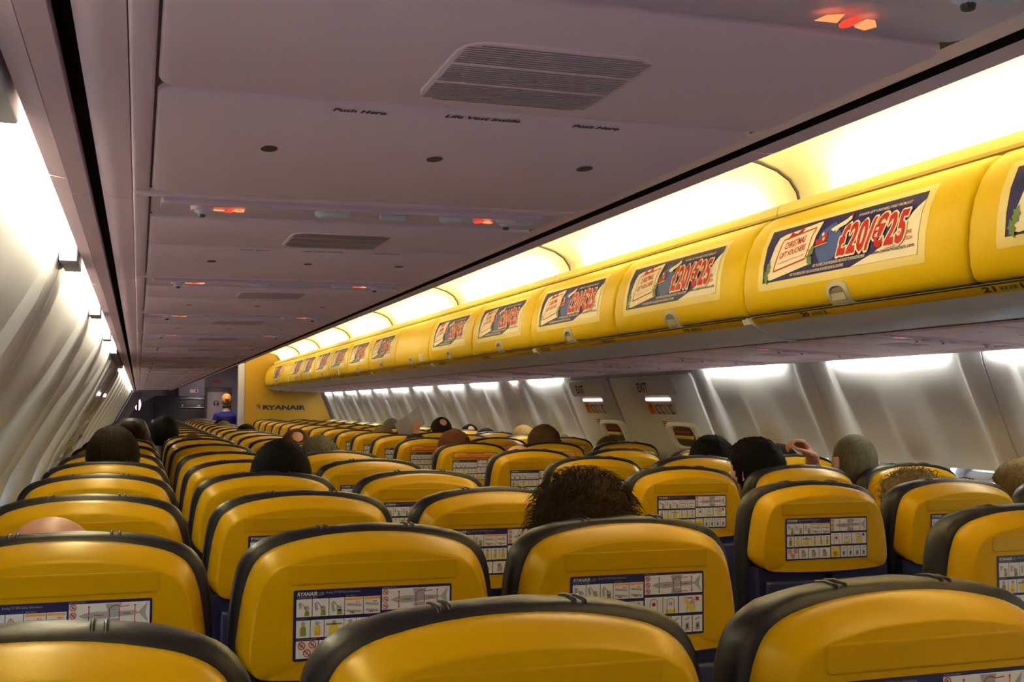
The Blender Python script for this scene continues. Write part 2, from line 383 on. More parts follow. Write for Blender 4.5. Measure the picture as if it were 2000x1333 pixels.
def handle_mesh(off, sgn):
    p = MB(); fn = dmap(off, sgn)
    def D(w, h0, h1, n=10): # D outline in (u,v)
        pts = [(-w, h0), (w, h0)]; r = w
        for k in range(n+1):
            t = PI*k/n; pts.append((w*math.copysign(abs(math.cos(t))**.7, math.cos(t)), h1-r*.7+r*.7*abs(math.sin(t))**.8))
        return pts
    o = D(.052, .004, .082); i = D(.036, .024, .066)
    p.loft([[fn(a, b, -.002) for a, b in o], [fn(a*.98, b, .006) for a, b in o], [fn(a*1.02, b, .006) for a, b in i], [fn(a, b, .0015) for a, b in i]], M_HAND, cap0=False, cap1=False)
    pr = Print(); pr.poly(i, mat('handle recess grey', (.16, .15, .13), .5), 1); pr.to(p, fn, DS[1:-1], dl=.0016)
    p.loft([[fn(a, b, h) for a, b in ((-.032, .026), (.032, .026), (.032, .045), (-.032, .045))] for h in (.0018, .0052)], M_HAND)
    return p.mesh('handle')
def bin_body_mesh(off, sgn, L):
    mb = MB(); PL = [(.630, .302), (.631, .2975), (.666, .2965), (.667, .301), (.679, .301), (.684, .2955), (.725, .277), (.775, .255), (.844, .233), (.86, .262), (1.37, .262), (1.32, .36), (1.10, .60), (.95, .70), (.792, .652), (.81, .62), (.71, .32)]
    P = [(.617, .297), (.622, .300), (.66, .32), (.76, .62), (.742, .652), (.9, .70), (1.10, .60), (1.32, .36), (1.38, .262), (.86, .262), (.794, .233), (.735, .240), (.685, .254), (.645, .270), (.624, .281)]
    fs = [[(sgn*(x+off if x < 1.0 else x), y, z) for x, z in P] for y in (.002, L-.002)]
    if sgn < 0: fs = [[(-x, y, z) for x, z in PL] for y in (.002, L-.002)]
    mb.loft(fs, M_PSU if sgn < 0 else M_BINGREY); return mb.mesh('body', angle=30)
def strip_mesh(off, sgn, L):
    mb = MB(); P = [(.606, .301), (.604, .298), (.618, .2835), (.624, .281), (.628, .300)]
    if sgn < 0:
        mb.box((-.6815, .001, .2950), (-.6665, L-.001, .3010), M_BLACK); return mb.mesh('rail')  # shade of the open gap beside the lip, put in as a black strip
    mb.loft([[(sgn*(x+off), y, z) for x, z in P] for y in (.05, L-.012)], M_STRIP)
    mb.box((sgn*(.596+off), .02, .3005), (sgn*(.62+off), L-.02, .3035), M_DGREY, .001); return mb.mesh('rail')
def endcap_mesh(off, sgn):
    mb = MB(); P = [(.603, .302), (.614, .282), (.645, .267), (.685, .251), (.735, .237), (.794, .230), (.794, .236), (.72, .26), (.63, .302)]
    mb.loft([[(sgn*(x+off), y, z) for x, z in P] for y in (.003, .048)], M_BINGREY); return mb.mesh('cap')
LOFF = .05
kit = {}
for sgn, off in ((1, 0), (-1, LOFF)):
    kit[sgn] = dict(door=door_mesh(off, sgn), handle=handle_mesh(off, sgn), body=bin_body_mesh(off, sgn, 2.072), rail=strip_mesh(off, sgn, 2.072), cap=endcap_mesh(off, sgn))
pm = MB(); poster_print().to(pm, dmap(0, 1), CUTS, dl=.0006); POSTER = pm.mesh('poster', smooth=True)
pk = Print()    # little emergency pictograms on the plain door
for k in range(4):
    p0 = -.05+.035*k; pk.rect(p0-.014, .03, p0+.014, .03+.05+.012*(k % 2), M_WHITE, 1); pk.disc(p0, .065, .006, M_PGRY, 2); pk.line([(p0, .06), (p0, .035)], .005, M_PGRY, 2)
mb = MB(); pk.to(mb, dmap(0, 1), CUTS); PICTO = mb.mesh('pictograms')
def number_mesh(n):
    p = Print(); p.text(str(n), -.084, .002, -.042, .0190, M_INK, 1, .045); p.rect(-.030, .003, .030, .016, M_POLV, 1)
    for k in range(4): p.line([(-.024+.014*k, .005), (-.020+.014*k, .014)], .0035, M_INK, 2)
    p.rect(.036, .002, .044, .014, M_INK, 2); p.disc(.040, .016, .003, M_INK, 2)
    a, b = (.604, .298), (.618, .2835)
    def fn(u, v, h):
        t = 1-v/.0205; return (a[0]+(b[0]-a[0])*t-h*.72-.0004, -u, a[1]+(b[1]-a[1])*t-h*.68-.0004)
    mb = MB(); p.to(mb, fn); return mb.mesh('row_number')
ROWY = [1.014, 1.776, 2.538, 3.3, 4.062, 4.824, 5.814, 6.803]+[6.803+.762*k for k in range(1, 14)]
ROWNO = [22, 21, 20, 19, 18, 17, 16, 15, 14, 12, 11, 10, 9, 8, 7, 6, 5, 4, 3, 2, 1]
ORD = ['nearest', 'second', 'third', 'fourth', 'fifth', 'sixth', 'seventh', 'eighth', 'ninth', 'tenth', 'eleventh', 'twelfth', 'thirteenth', 'fourteenth', 'fifteenth', 'sixteenth', 'seventeenth', 'eighteenth', 'nineteenth', 'twentieth', 'twenty-first', 'twenty-second', 'twenty-third', 'twenty-fourth', 'twenty-fifth']
di = -3
for k in range(9):
    ys = -.994+2.072*k
    lab = '%s yellow overhead luggage bin on the right, counted from the camera, two doors wide' % (ORD[k-1] if k else 'rearmost')
    b = empty('overhead_bin', (0, ys, CZ), lab if k else 'yellow overhead luggage bin on the right, behind the camera', 'luggage bin', 'overhead bins along the right side')
    link('bin_body', kit[1]['body'], b); tag(link('number_rail', kit[1]['rail'], b), 'yellow rail with black seat row numbers'); link('end_cap', kit[1]['cap'], b)
    for j in (0, 1):
        di += 1; n = di   # n: 0 is the big door nearest the right edge fully in view
        d = link('door', kit[1]['door'], b, (0, j*DL, 0)); idx = (k*2+j)-3
        link('handle', kit[1]['handle'], d, (0, DL/2, 0))
        if idx in (5, 12): tag(link('pictogram_labels', PICTO, d, (0, DL*.22, 0)), 'small white and grey emergency equipment pictograms')
        elif idx < 14: tag(link('poster', POSTER, d, (0, DL/2+.02, 0)), 'blue gift voucher poster in a cream frame')
    for r, y in zip(ROWNO, ROWY):
        yy = y+.235
        if ys+.1 < yy < ys+1.98: link('row_number', number_mesh(r), b, (0, yy-ys, 0))
for k in range(10):
    ys = -.994+2.072*k; L = 2.072 if k < 9 else 1.25
    b = empty('overhead_bin', (0, ys, CZ), ('overhead luggage bin above the left seats, %s from the camera, seen from below' % ORD[k]), 'luggage bin', 'overhead bins above the left seats')
    if k < 9:
        link('bin_body', kit[-1]['body'], b); link('gap_shade', kit[-1]['rail'], b)
        for j in (0, 1):
            d = link('door', kit[-1]['door'], b, (0, j*DL, 0)); link('handle', kit[-1]['handle'], d, (0, DL/2, 0))
    else:
        link('bin_body', bin_body_mesh(LOFF, -1, L), b); link('gap_shade', strip_mesh(LOFF, -1, L), b); d = link('door', kit[-1]['door'], b); link('handle', kit[-1]['handle'], d, (0, DL/2, 0))

# ------------------------------------------------------------------ cove above the bins: ledge, curved panels, tubes
CS = [-1.02, 1.065, 3.15, 5.235, 7.34, 9.45, 11.5, 13.6, 15.4, 17.64]
def cove_panel(sgn, off, L):
    P = [(.815, .655), (.812, .70), (.800, .745), (.770, .785), (.72, .815), (.65, .836), (.58, .848), (.58, .862), (.66, .852), (.74, .830), (.80, .79), (.83, .74), (.835, .655)]
    mb = MB(); mb.loft([[(sgn*(x+off), y, z) for x, z in P] for y in (.006, L-.006)], M_COVE); return mb.mesh('cove', angle=60)
def arc_rib(sgn, off):
    P = [(.815, .655), (.812, .70), (.800, .745), (.770, .785), (.72, .815), (.65, .836), (.58, .848)]
    mb = MB(); mb.tube([(sgn*(x+off-.001), 0, z-.001) for x, z in P], .006, M_DGREY, 6); return mb.mesh('rib')
tr_n = 0
for sgn, off in ((1, 0), (-1, LOFF)):
    side = 'right' if sgn > 0 else 'left'
    for k, (a, b) in enumerate(zip(CS, CS[1:])):
        o = empty('cove_light', (0, a, CZ), '%s curved warm cove light panel above the %s bins, %s' % (ORD[k], side, 'counted from the camera'), 'cove light', 'cove light panels above the %s bins' % side)
        link('cove_panel', cove_panel(sgn, off, b-a), o); link('joint', arc_rib(sgn, off), o)
        mb = MB(); L = b-a; m_ = .22; y0_, y1_ = m_, L-m_
        if L > 1: mb.tube([(sgn*(.775+off), y0_, .69), (sgn*(.775+off), y1_, .69)], .013, M_TUBE, 8); link('fluorescent_tube', mb.mesh('tube'), o)
        # ledge lip with a joint at each panel
        mb = MB(); P = [(.722, .652), (.716, .660), (.722, .684), (.732, .694), (.742, .694), (.745, .672), (.83, .664), (.83, .652)]
        mb.loft([[(sgn*(x+off), y, z) for x, z in P] for y in (.003, L-.003)], M_LEDGE); link('ledge', mb.mesh('ledge', angle=40), o)
# dim aisle ceiling panel lamps
for k, y in enumerate([0.3+2.4*i for i in range(8)]):
    ld = bpy.data.lights.new('aisle lamp', 'AREA'); ld.shape = 'RECTANGLE'; ld.size = .5; ld.size_y = 1.4; ld.energy = CEIL_W; ld.color = (1, .82, .55)
    lo = bpy.data.objects.new('aisle_lamp', ld); COL.objects.link(lo); lo.location = (0, y, CZ+.84)

# ------------------------------------------------------------------ undersides: service units
PY = [1.148+.762*k for k in range(-3, 21)]
def psu_kit(sgn):
    """panels hang below the bins; local x inboard->outboard in world hw, y from seam"""
    inb, outb = (.794, 1.44) if sgn > 0 else (.844, 1.337)
    zc = (lambda hw: .229+(.2045-.229)*(hw-.794)/(1.505-.794)) if sgn > 0 else (lambda hw: .229+(.2195-.229)*(hw-.844)/(1.337-.844))
    def pt(hw, y, h): return (sgn*hw, y, zc(hw)-h)
    def plate(mb, x0, x1, y0, y1, m, r=.015, t=.004, bev=.0025, base=-.012):
        def ring(ins, h):
            pts = []
            for cx, cy, a in ((x1-r, y1-r, 0), (x0+r, y1-r, 90), (x0+r, y0+r, 180), (x1-r, y0+r, 270)):
                for k in range(4): t_ = math.radians(a+30*k); pts.append(pt(cx+(r-ins)*math.cos(t_), cy+(r-ins)*math.sin(t_), h))
            return pts
        mb.loft([ring(0, base), ring(0, t-bev), ring(bev*.4, t-bev*.3), ring(bev, t)], m)
    K = {}
    mb = MB(); mb.loft([[pt(inb, 0.002, -.030), pt(inb, 0.002, -.002), pt(outb, 0.002, -.002), pt(outb, 0.002, -.030)], [pt(inb, .760, -.030), pt(inb, .760, -.002), pt(outb, .760, -.002), pt(outb, .760, -.030)]], M_DGREY); K['backing'] = mb.mesh('backing')
    x0, x1 = inb+.004, outb-.001
    xa, xb = (.98-.0, 1.319) if sgn < 0 else (.84, 1.32)
    xa, xb = (.855, 1.319) if sgn < 0 else (.82, 1.32)
    # border filler (seam line to first panel)
    mb = MB()
    plate(mb, x0, x1, .004, .024, M_PSU, .004)
    plate(mb, x1-(.016 if sgn < 0 else .10), x1, .026, .759, M_PSU, .004)
    K['border'] = mb.mesh('border')
    xe = x1-(.018 if sgn < 0 else .102)
    mb = MB(); plate(mb, x0, xe, .027, .150, M_PSU2, .012, t=.001); K['unit'] = mb.mesh('unit')
    mb = MB(); plate(mb, x0+.03, xe-.01, .036, .046, M_PSU2, .004, t=.0075, base=0); plate(mb, x0+.03, xe-.01, .047, .100, M_PSU2, .010, t=.0030, bev=.001, base=0); K['tray'] = mb.mesh('tray')
    mb = MB(); plate(mb, x0, xe, .153, .372, M_PSU, .015); K['vent_panel'] = mb.mesh('panel')
    mb = MB(); plate(mb, x0, xe, .375, .759, M_PSU, .020); K['vest'] = mb.mesh('panel')
    mb = MB()
    vx0, vx1, vy0, vy1 = 1.014, 1.146, .220, .350
    plate(mb, vx0, vx1, vy0, vy1, M_PSU, .02, t=.0052, bev=.001, base=.001)
    n = 30
    for i in range(n):
        y = vy0+.006+(vy1-vy0-.012)*i/(n-1)
        if i in (9, 19): continue
        e = .012 if i in (0, n-1) else .004
        mb.add([pt(vx0+e, y-.0009, .0055), pt(vx1-e, y-.0009, .0055), pt(vx1-e, y+.0009, .0055), pt(vx0+e, y+.0009, .0055)], [(0, 1, 2, 3)], mat('vent slot', (.34, .26, .28), .6))
    K['grille'] = mb.mesh('grille')
    # vest panel print and holes: reader's x runs with world +x
    K['prints'] = []
    def fin(q, nm):
        mb = MB(); q.to(mb, lambda u, v, h: (u, 2*q.yc-v, zc(abs(u))-.0042-h)); K['prints'].append((nm, mb.mesh(nm)))
    def T(t, xc, yc, w, h):
        p = Print(); p.yc = yc; p.text(t, xc-w/2, yc-h/2, xc+w/2, yc+h/2, M_INK, 1, .03, .1); fin(p, 'lettering')
    ctr = -.0
    if sgn < 0: c0 = -1.081
    else: c0 = 1.07
    T('Push Here', c0-.094, .396, .040, .0085); T('Life Vest Inside', c0, .390, .060, .0085); T('Push Here', c0+.094, .390, .040, .0085)
    for dx in (-.145, 0, .145):
        p = Print(); p.yc = .535; p.disc(c0+dx, .535, .007, M_DGREY, 1, .011); fin(p, 'release_hole')
    # sign pictograms
    def sgnmesh(kind):
        q = Print(); m1, m2 = (M_SIGN2, M_SIGN)
        if kind == 0:   # seat belt
            q.rect(-.026, -.004, -.006, .003, m1, 1); q.poly([(-.006, -.007), (.006, -.009), (.010, .004), (.002, .010), (-.002, .004)], m2, 1); q.rect(.006, -.003, .022, .004, m1, 1); q.ring(.016, .006, .0075, .003, m1, 2, 12); q.rect(.021, -.003, .025, .010, m1, 1)
        else:           # no smoking
            q.poly([(-.030, -.004), (-.026, .004), (-.012, .008), (-.008, -.003)], m1, 1); q.disc(0, .001, .0075, m2, 2); q.poly([(.008, -.002), (.012, .006), (.020, .006), (.030, -.001), (.024, -.007), (.012, -.005)], m1, 1)
        mb = MB(); q.to(mb, lambda u, v, h: (u*.68, -v*1.05, -h), dl=.0008); return mb.mesh('sign')
    K['sign0'], K['sign1'] = sgnmesh(0), sgnmesh(1)
    mb = MB(); mb.ball((0, 0, -.002), (.010, .010, .009), M_BINGREY, 12, 8); mb.tube([(0, 0, .004), (0, 0, -.006)], [.013, .012], M_PSU, 14); mb.tube([(0, 0, -.006), (0, 0, -.013)], [.005, .0035], M_DGREY, 8); K['air'] = mb.mesh('air')
    mb = MB(); mb.tube([(0, 0, .003), (0, 0, -.004), (0, 0, -.007)], [.021, .020, .016], M_BINGREY, 20); mb.tube([(0, 0, -.0071), (0, 0, -.0078)], [.014, .013], M_PSU2, 16); K['lamp'] = mb.mesh('lamp')
    mb = MB(); mb.box((-.016, -.006, -.004), (.016, .006, .004), M_BINGREY, .003); K['button'] = mb.mesh('button')
    K['pt'] = pt
    return K
for sgn in (-1, 1):
    K = psu_kit(sgn); pt = K['pt']; side = 'left' if sgn < 0 else 'right'
    for k, y in enumerate(PY):
        if y > (18.2 if sgn < 0 else 16.8): continue
        loc = (0, y, CZ); w = ORD[k-2] if k >= 2 else ('rearmost' if k == 0 else 'rear')
        wl = ('%s from the camera' % w) if k >= 2 else '%s one behind the camera' % w
        b = tag(link('bin_underside_backing', K['backing'], None, loc), kind='structure'); b.name = 'trim_%d' % (k+1 if sgn < 0 else k+41)
        link('trim_border', K['border'], b)
        u = empty('passenger_service_unit', loc, 'service strip with air nozzles and lit signs above %s seats, %s' % (side, wl), 'service panel', 'service strips above the %s seats' % side)
        link('housing', K['unit'], u); link('tray', K['tray'], u)
        xs = dict(air=[1.265, 1.20, .925], s0=1.239, s1=.950, lamp=[1.121, 1.02, .895]) if sgn < 0 else dict(air=[.90, 1.1, 1.25], s0=.93, s1=1.18, lamp=[1.0, 1.05, 1.15])
        if sgn < 0:
            o = link('air_nozzle', K['air'], u, pt(1.265, .066, .003)); link('air_nozzle', K['air'], u, pt(.915, .064, .003))
            for hx in (1.121, .975): link('reading_lamp', K['lamp'], u, pt(hx, .072, .003))
            link('call_button', K['button'], u, pt(.895, .068, .005)); link('call_button', K['button'], u, pt(1.05, .075, .005))
            tag(link('seat_belt_sign', K['sign0'], u, pt(1.236, .076, .0034)), 'glowing red and orange seat belt pictogram'); tag(link('no_smoking_sign', K['sign1'], u, pt(.946, .074, .0034)), 'glowing red and orange no smoking pictogram')
        else:
            for hx in (.95, 1.05, 1.22): link('air_nozzle', K['air'], u, pt(hx, .07, .003))
            for hx in (.99, 1.10): link('reading_lamp', K['lamp'], u, pt(hx, .07, .003))
            tag(link('seat_belt_sign', K['sign0'], u, pt(.89, .076, .0034)), 'glowing red and orange seat belt pictogram')
        for ch in u.children:
            if 'sign' in ch.name: ch.rotation_euler = (math.radians(-5), 0, 0); ch.location.z -= .0012; ch.location.y += .05 if k == 2 else .004
        v = empty('vent_panel', loc, 'plain panel with a ribbed vent under the %s bins, %s' % (side, wl), 'vent panel', 'vent panels under the %s bins' % side)
        link('panel', K['vent_panel'], v); link('grille', K['grille'], v)
        v = empty('life_vest_panel', loc, 'life vest locker panel above the %s seats, %s' % (side, wl), 'locker panel', 'life vest panels above the %s seats' % side)
        link('panel', K['vest'], v)
        for nm, me in K['prints']: link(nm, me, v)
# long strips outboard of the left service panels and the wall light slots
def strip(name, P, y0, y1, m, sgn=-1, n=1, gap=.0):
    mb = MB(); L = (y1-y0)/n
    for i in range(n): mb.loft([[(sgn*x, y, CZ+z) for x, z in P] for y in (y0+i*L+gap, y0+(i+1)*L-gap)], m)
    return mb.mesh(name, angle=40)
SG = lambda n: [(-1.9+.762*0, 0)]
tag(link('trim_80', strip('t', [(1.337, .2195), (1.352, .219), (1.360, .2205), (1.367, .226), (1.367, .25), (1.337, .25)], -1.9, 18.3, M_PSU, n=26, gap=.0012)), kind='structure')
tag(link('trim_81', strip('t', [(1.366, .233), (1.380, .233), (1.380, .25), (1.366, .25)], -1.9, 18.3, M_BLACK)), kind='structure')
tag(link('trim_82', strip('t', [(1.379, .221), (1.396, .2195), (1.396, .25), (1.379, .25)], -1.9, 18.3, M_PSU, n=26, gap=.0015)), kind='structure')
tag(link('trim_83', strip('t', [(1.397, .2205), (1.413, .223), (1.415, .250), (1.397, .25)], -1.9, 18.3, M_PSU, n=20, gap=.0015)), kind='structure')
tag(link('trim_84', strip('t', [(1.441, .2067), (1.482, .2055), (1.482, .235), (1.441, .235)], -1.9, 17.45, M_BINGREY, sgn=1, n=20, gap=.0015)), kind='structure')
# sidewall fluorescent tubes in the slot
def walltube(sgn, x, z, a, b, m, lab, nxt=None):
    t = tag(link('sidewall_light', None, loc=(sgn*x, a, CZ+z)), lab, 'wall light', 'fluorescent sidewall lights on the %s' % ('right' if sgn > 0 else 'left'))
    mb = MB(); mb.tube([(0, 0, 0), (0, b-a, 0)], .007, m, 8); link('tube', mb.mesh('tube'), t)
    mb = MB(); mb.box((-.008, -.03, .006), (.008, b-a+.03, .014), M_BINGREY, .002); link('holder', mb.mesh('holder'), t)
    if nxt and nxt > b:
        mb = MB(); q = (1.418, 1.4435) if sgn < 0 else (1.484, 1.5075); mb.box((sgn*q[0]-sgn*x, b-a+.034, CZ+.214-CZ-z), (sgn*q[1]-sgn*x, nxt-a-.034, .262-z), M_BINGREY, .002); link('baffle', mb.mesh('baffle'), t)
RL = [(-.9, -.1), (.12, .93), (1.15, 1.95), (2.2, 3.03), (3.27, 3.95), (4.35, 5.05), (7.12, 7.82), (8.08, 8.25), (8.62, 9.35), (9.62, 10.45), (10.75, 11.5), (11.8, 12.6), (12.85, 13.6), (13.85, 14.6), (14.85, 15.6), (15.9, 16.65), (16.85, 17.4)]
LLs = [(-.9, -.3), (-.2, .62), (.93, 1.70), (1.91, 2.74), (2.93, 3.77), (3.96, 4.80)]+[(6.95+1.035*k, 7.75+1.035*k) for k in range(11)]
for k, (a, b) in enumerate(RL): walltube(1, 1.494, .216, a, b, M_TUBP if abs(a-8.08) < .01 else M_TUBW, ('short pinkish' if abs(a-8.08) < .01 else 'bright')+' strip light at the top of the right wall, %s from the camera' % ORD[k], RL[k+1][0] if k+1 < len(RL) else None)
for k, (a, b) in enumerate(LLs): walltube(-1, 1.427, .232, a, b, M_TUBL, 'bright strip light at the top of the left wall, %s from the camera' % ORD[k], LLs[k+1][0] if k+1 < len(LLs) else None)

# ------------------------------------------------------------------ overwing exits
def exit_hatch(sgn, P, a, b, lab):
    o = empty('emergency_exit', (0, a, CZ), lab, 'emergency exit', 'overwing emergency exits'); W_ = b-a
    def fn(u, v, h):   # u from 0..W_ along +y, v = z
        x = wall_x(P, v); d = .004; sl = (wall_x(P, v-d)-wall_x(P, v+d))/(2*d); l = math.hypot(1, sl)
        return (sgn*(x-h/l), u, v-h*sl/l)
    def slab(mb, x0, x1, z0, z1, h0, h1, m, r=.02, nz=14):
        rows = []
        for i in range(nz+1):
            v = z1+(z0-z1)*i/nz; rr = 0; e = min(v-z0, z1-v)
            if e < r: rr = r-math.sqrt(max(0, r*r-(r-e)**2))
            rows.append([fn(x0+rr, v, h0), fn(x0+rr, v, h1-.003), fn(x0+rr+.003, v, h1), fn((x0+x1)/2, v, h1), fn(x1-rr-.003, v, h1), fn(x1-rr, v, h1-.003), fn(x1-rr, v, h0)])
        mb.loft(rows, m)
    mb = MB(); slab(mb, .012, W_-.012, -1.0, .195, -.01, .022, M_WALL, .02, 40); link('hatch', mb.mesh('hatch', angle=50), o)
    s = .56 if sgn > 0 else .56; c = W_*.40
    mb = MB(); slab(mb, c-.22, c+.36, .085, .178, .018, .030, M_WALL, .02)
    link('sign_plate', mb.mesh('plate'), o)
    p = Print(); q = -1 if sgn > 0 else 1
    # reading direction: on the right wall text runs towards -y
    cu = c+.20
    p.text('EXIT', 0, .104, .135, .158, mat('dark exit lettering', (.09, .008, .008), .5), 1, .03); mb = MB(); p.to(mb, lambda u, v, h: fn(cu+q*(u-.06), v, .0305+h)); tag(link('exit_lettering', mb.mesh('exit'), o), 'dark red EXIT lettering')
    mb = MB(); slab(mb, c-.10, c+.22, .051, .066, .0, .028, M_EXL, .0074); link('slot_light', mb.mesh('slot'), o)
    p = Print()
    p.rect(-.17, -.03, .17, .045, M_WHITE, 1); p.rect(-.17, -.03, -.09, .045, M_PORG, 2); p.disc(-.13, .02, .012, M_PRED, 3); p.line([(-.14, -.02), (-.12, .03)], .008, M_PRED, 3)
    for i, (x, m_) in enumerate(((-.055, M_INK), (.0, M_PRED), (.055, M_PGRY), (.12, M_INK))): p.line([(x-.02, .03), (x+.0, -.02), (x+.022, -.025)], .010, m_, 3); p.disc(x+.012, .022, .008, m_, 3)
    for i in range(3): p.rect(-.06, -.075-.012*i, .0, -.070-.012*i, M_PRED, 1)
    mb = MB(); p.to(mb, lambda u, v, h: fn(c+.06+q*u, v, .0225+h), cutx=()); tag(link('instruction_placard', mb.mesh('placard'), o), 'white placard with orange block and black pictograms')
    mb = MB(); c2 = c-.10
    # hatch handle recess with bezel
    def rr(w, z0, z1, n=24): return [(c2+w*math.copysign(abs(math.cos(t))**.45, math.cos(t)), (z0+z1)/2+(z1-z0)/2*math.copysign(abs(math.sin(t))**.45, math.sin(t))) for t in [2*PI*k/n for k in range(n)]]
    r0, r1, r2_ = rr(.20, -.225, -.105+.02), rr(.165, -.215, -.095), rr(.115, -.205, -.11)
    mb.loft([[fn(a_, b_, .018) for a_, b_ in rr(.215, -.25, -.07)], [fn(a_, b_, .030) for a_, b_ in rr(.20, -.24, -.078)], [fn(a_, b_, .034) for a_, b_ in rr(.135, -.225, -.090)], [fn(a_, b_, .024) for a_, b_ in rr(.120, -.215, -.098)]], M_WALL, cap0=False, cap1=False)
    link('handle_frame', mb.mesh('frame', angle=50), o)
    mb = MB(); mb.add([fn(a_, b_, .0232) for a_, b_ in rr(.121, -.216, -.097)], [tuple(range(24))], M_DGREY); link('handle_recess', mb.mesh('recess'), o)
    mb = MB(); mb.tube([fn(c2-.10, -.155, .032), fn(c2+.10, -.155, .032)], .010, M_PYEL, 8); mb.tube([fn(c2-.10, -.128, .027), fn(c2+.10, -.128, .027)], .005, M_PRED, 8)
    tag(link('handle', mb.mesh('handle'), o), 'yellow pull handle inside the recess')
    mb = MB(); mb.loft([[fn(a_, b_, .018) for a_, b_ in rr(.16, -.58, -.27)], [fn(a_, b_, .034) for a_, b_ in rr(.15, -.57, -.28)], [fn(a_, b_, .024) for a_, b_ in rr(.11, -.54, -.31)]], M_BEZEL, cap0=False, cap1=False); link('window_bezel', mb.mesh('bezel', angle=50), o)
    mb = MB(); mb.add([fn(a_, b_, .025) for a_, b_ in rr(.111, -.545, -.308)], [tuple(range(24))], mat('bright daylight pane', (.6, .7, .9), emit=(.7, .8, 1), es=.7)); link('window_pane', mb.mesh('pane'), o)
exit_hatch(1, Rp, *R_EXIT[0], 'overwing emergency exit on the right wall, the nearer of the two')
exit_hatch(1, Rp, *R_EXIT[1], 'overwing emergency exit on the right wall, the farther of the two')
exit_hatch(-1, Lp, *L_EXIT[0], 'overwing emergency exit on the left wall, the nearer of the two')
exit_hatch(-1, Lp, *L_EXIT[1], 'overwing emergency exit on the left wall, the farther of the two')

# ------------------------------------------------------------------ seats (local: y=0 is the rear face, +y faces the front of the cabin)
def half(P): return [(x, z) for x, z in P]+[(-x, z) for x, z in P[::-1] if x > 1e-6]
def smoothring(P, n):
    # closed Catmull-Rom resample
    m = len(P); out = []
    for i in range(m):
        p0, p1, p2, p3 = P[i-1], P[i], P[(i+1) % m], P[(i+2) % m]
        for k in range(n):
            t = k/n; out.append(tuple(.5*((2*p1[j])+(-p0[j]+p2[j])*t+(2*p0[j]-5*p1[j]+4*p2[j]-p3[j])*t*t+(-p0[j]+3*p1[j]-3*p2[j]+p3[j])*t**3) for j in (0, 1)))
    return out
SH = half([(0, 1.147), (.07, 1.1435), (.135, 1.132), (.172, 1.117), (.192, 1.096), (.205, 1.06), (.213, 1.01), (.217, .962), (.214, .936), (.198, .921), (.15, .916), (.07, .913), (0, .912)][::1])
SH = [p for i, p in enumerate(SH) if not (i > 0 and abs(p[0]-SH[i-1][0]) < 1e-9 and abs(p[1]-SH[i-1][1]) < 1e-9)]
SHr = smoothring(SH, 3)
def sc(P, fx, ft, fb, ref=(.985)):
    out = []
    for x, z in P: out.append((x*fx, ref+(z-ref)*(ft if z > ref else fb)))
    return out
def shell_mesh():
    mb = MB(); R = lambda P, y, sl=0: [(x, y+sl*max(0, (.97-z)), z+ (sl*.0)) for x, z in P]
    rings = [R(sc(SHr, .985, .985, .97), .060), R(sc(SHr, 1, 1, 1), .060), R(sc(SHr, 1.0, 1.0, 1.0), .050), R(sc(SHr, .993, .992, .996), .040), R(sc(SHr, .975, .968, .990), .026), R(sc(SHr, .925, .865, .970), .0045), R(sc(SHr, .914, .845, .965), .0012), R(sc(SHr, .895, .825, .955), 0), R(sc(SHr, .5, .5, .5), 0), R(sc(SHr, .1, .1, .1), 0)]
    # lower side corners sweep forward and up
    def adj(p):
        x, y, z = p; k = y/.06; return (x, y, z+.022*k*sm(1.0, .93, z)*sm(.10, .21, abs(x)))
    mb.loft([[adj(p) for p in r] for r in rings], M_SHELL)
    # embossed label field
    def ring(ins, y, x0=-.142, x1=.142, z0=1.0700, z1=1.1030, r=.006):
        pts = []
        for cx, cy, a in ((x1-r, z1-r, 0), (x0+r, z1-r, 90), (x0+r, z0+r, 180), (x1-r, z0+r, 270)):
            for k in range(4): t_ = math.radians(a+30*k); pts.append((cx+(r-ins)*math.cos(t_), y, cy+(r-ins)*math.sin(t_)))
        return pts
    mb.loft([ring(0, .001), ring(0, -.0006), ring(.0012, -.0012), ring(.003, -.0012)], M_SHELL)
    return mb.mesh('shell', angle=38)
CU = half([(0, 1.157), (.07, 1.154), (.135, 1.146), (.180, 1.131), (.207, 1.106), (.219, 1.07), (.226, 1.01), (.228, .93), (.226, .80), (.220, .66), (.21, .52), (.17, .475), (.08, .47), (0, .47)])
CUr = smoothring(CU, 3)
def cushion_mesh():
    mb = MB(); cz = .85
    S = lambda f, y: [(x*f, y, cz+(z-cz)*(1-(1-f)*.8)) for x, z in CUr]
    rings = [S(.93, .052), S(.985, .056), S(1.0, .066), S(1.004, .085), S(.995, .105), S(.965, .120), S(.9, .130), S(.6, .128), S(.1, .126)]
    out = []
    for r in rings:
        rr = []
        for x, y, z in r:
            if z > 1.05:   # soft wrinkles in the leather over the top
                w = .0022*noise.noise(Vector((x*28, y*22, 3)))+.0016*noise.noise(Vector((x*60, y*50, 9))); z += w
            rr.append((x, y, z))
        out.append(rr)
    mb.loft(out, M_LEATH)
    def topz(x):
        x = abs(x)
        for (a, b) in zip(CU, CU[1:]):
            if a[0] <= x <= b[0]: return a[1]+(b[1]-a[1])*(x-a[0])/(b[0]-a[0])
        return 1.15
    for xc in (-.075, .075):
        for d in (-.006, .006):
            x = xc+d; z = topz(x); mb.tube([(x, .056, z-.012), (x, .064, z+.0005), (x, .085, z+.0022), (x, .105, z-.001), (x, .118, z-.010)], .0026, M_LEATH, 6)
    return mb.mesh('cushion', angle=60)
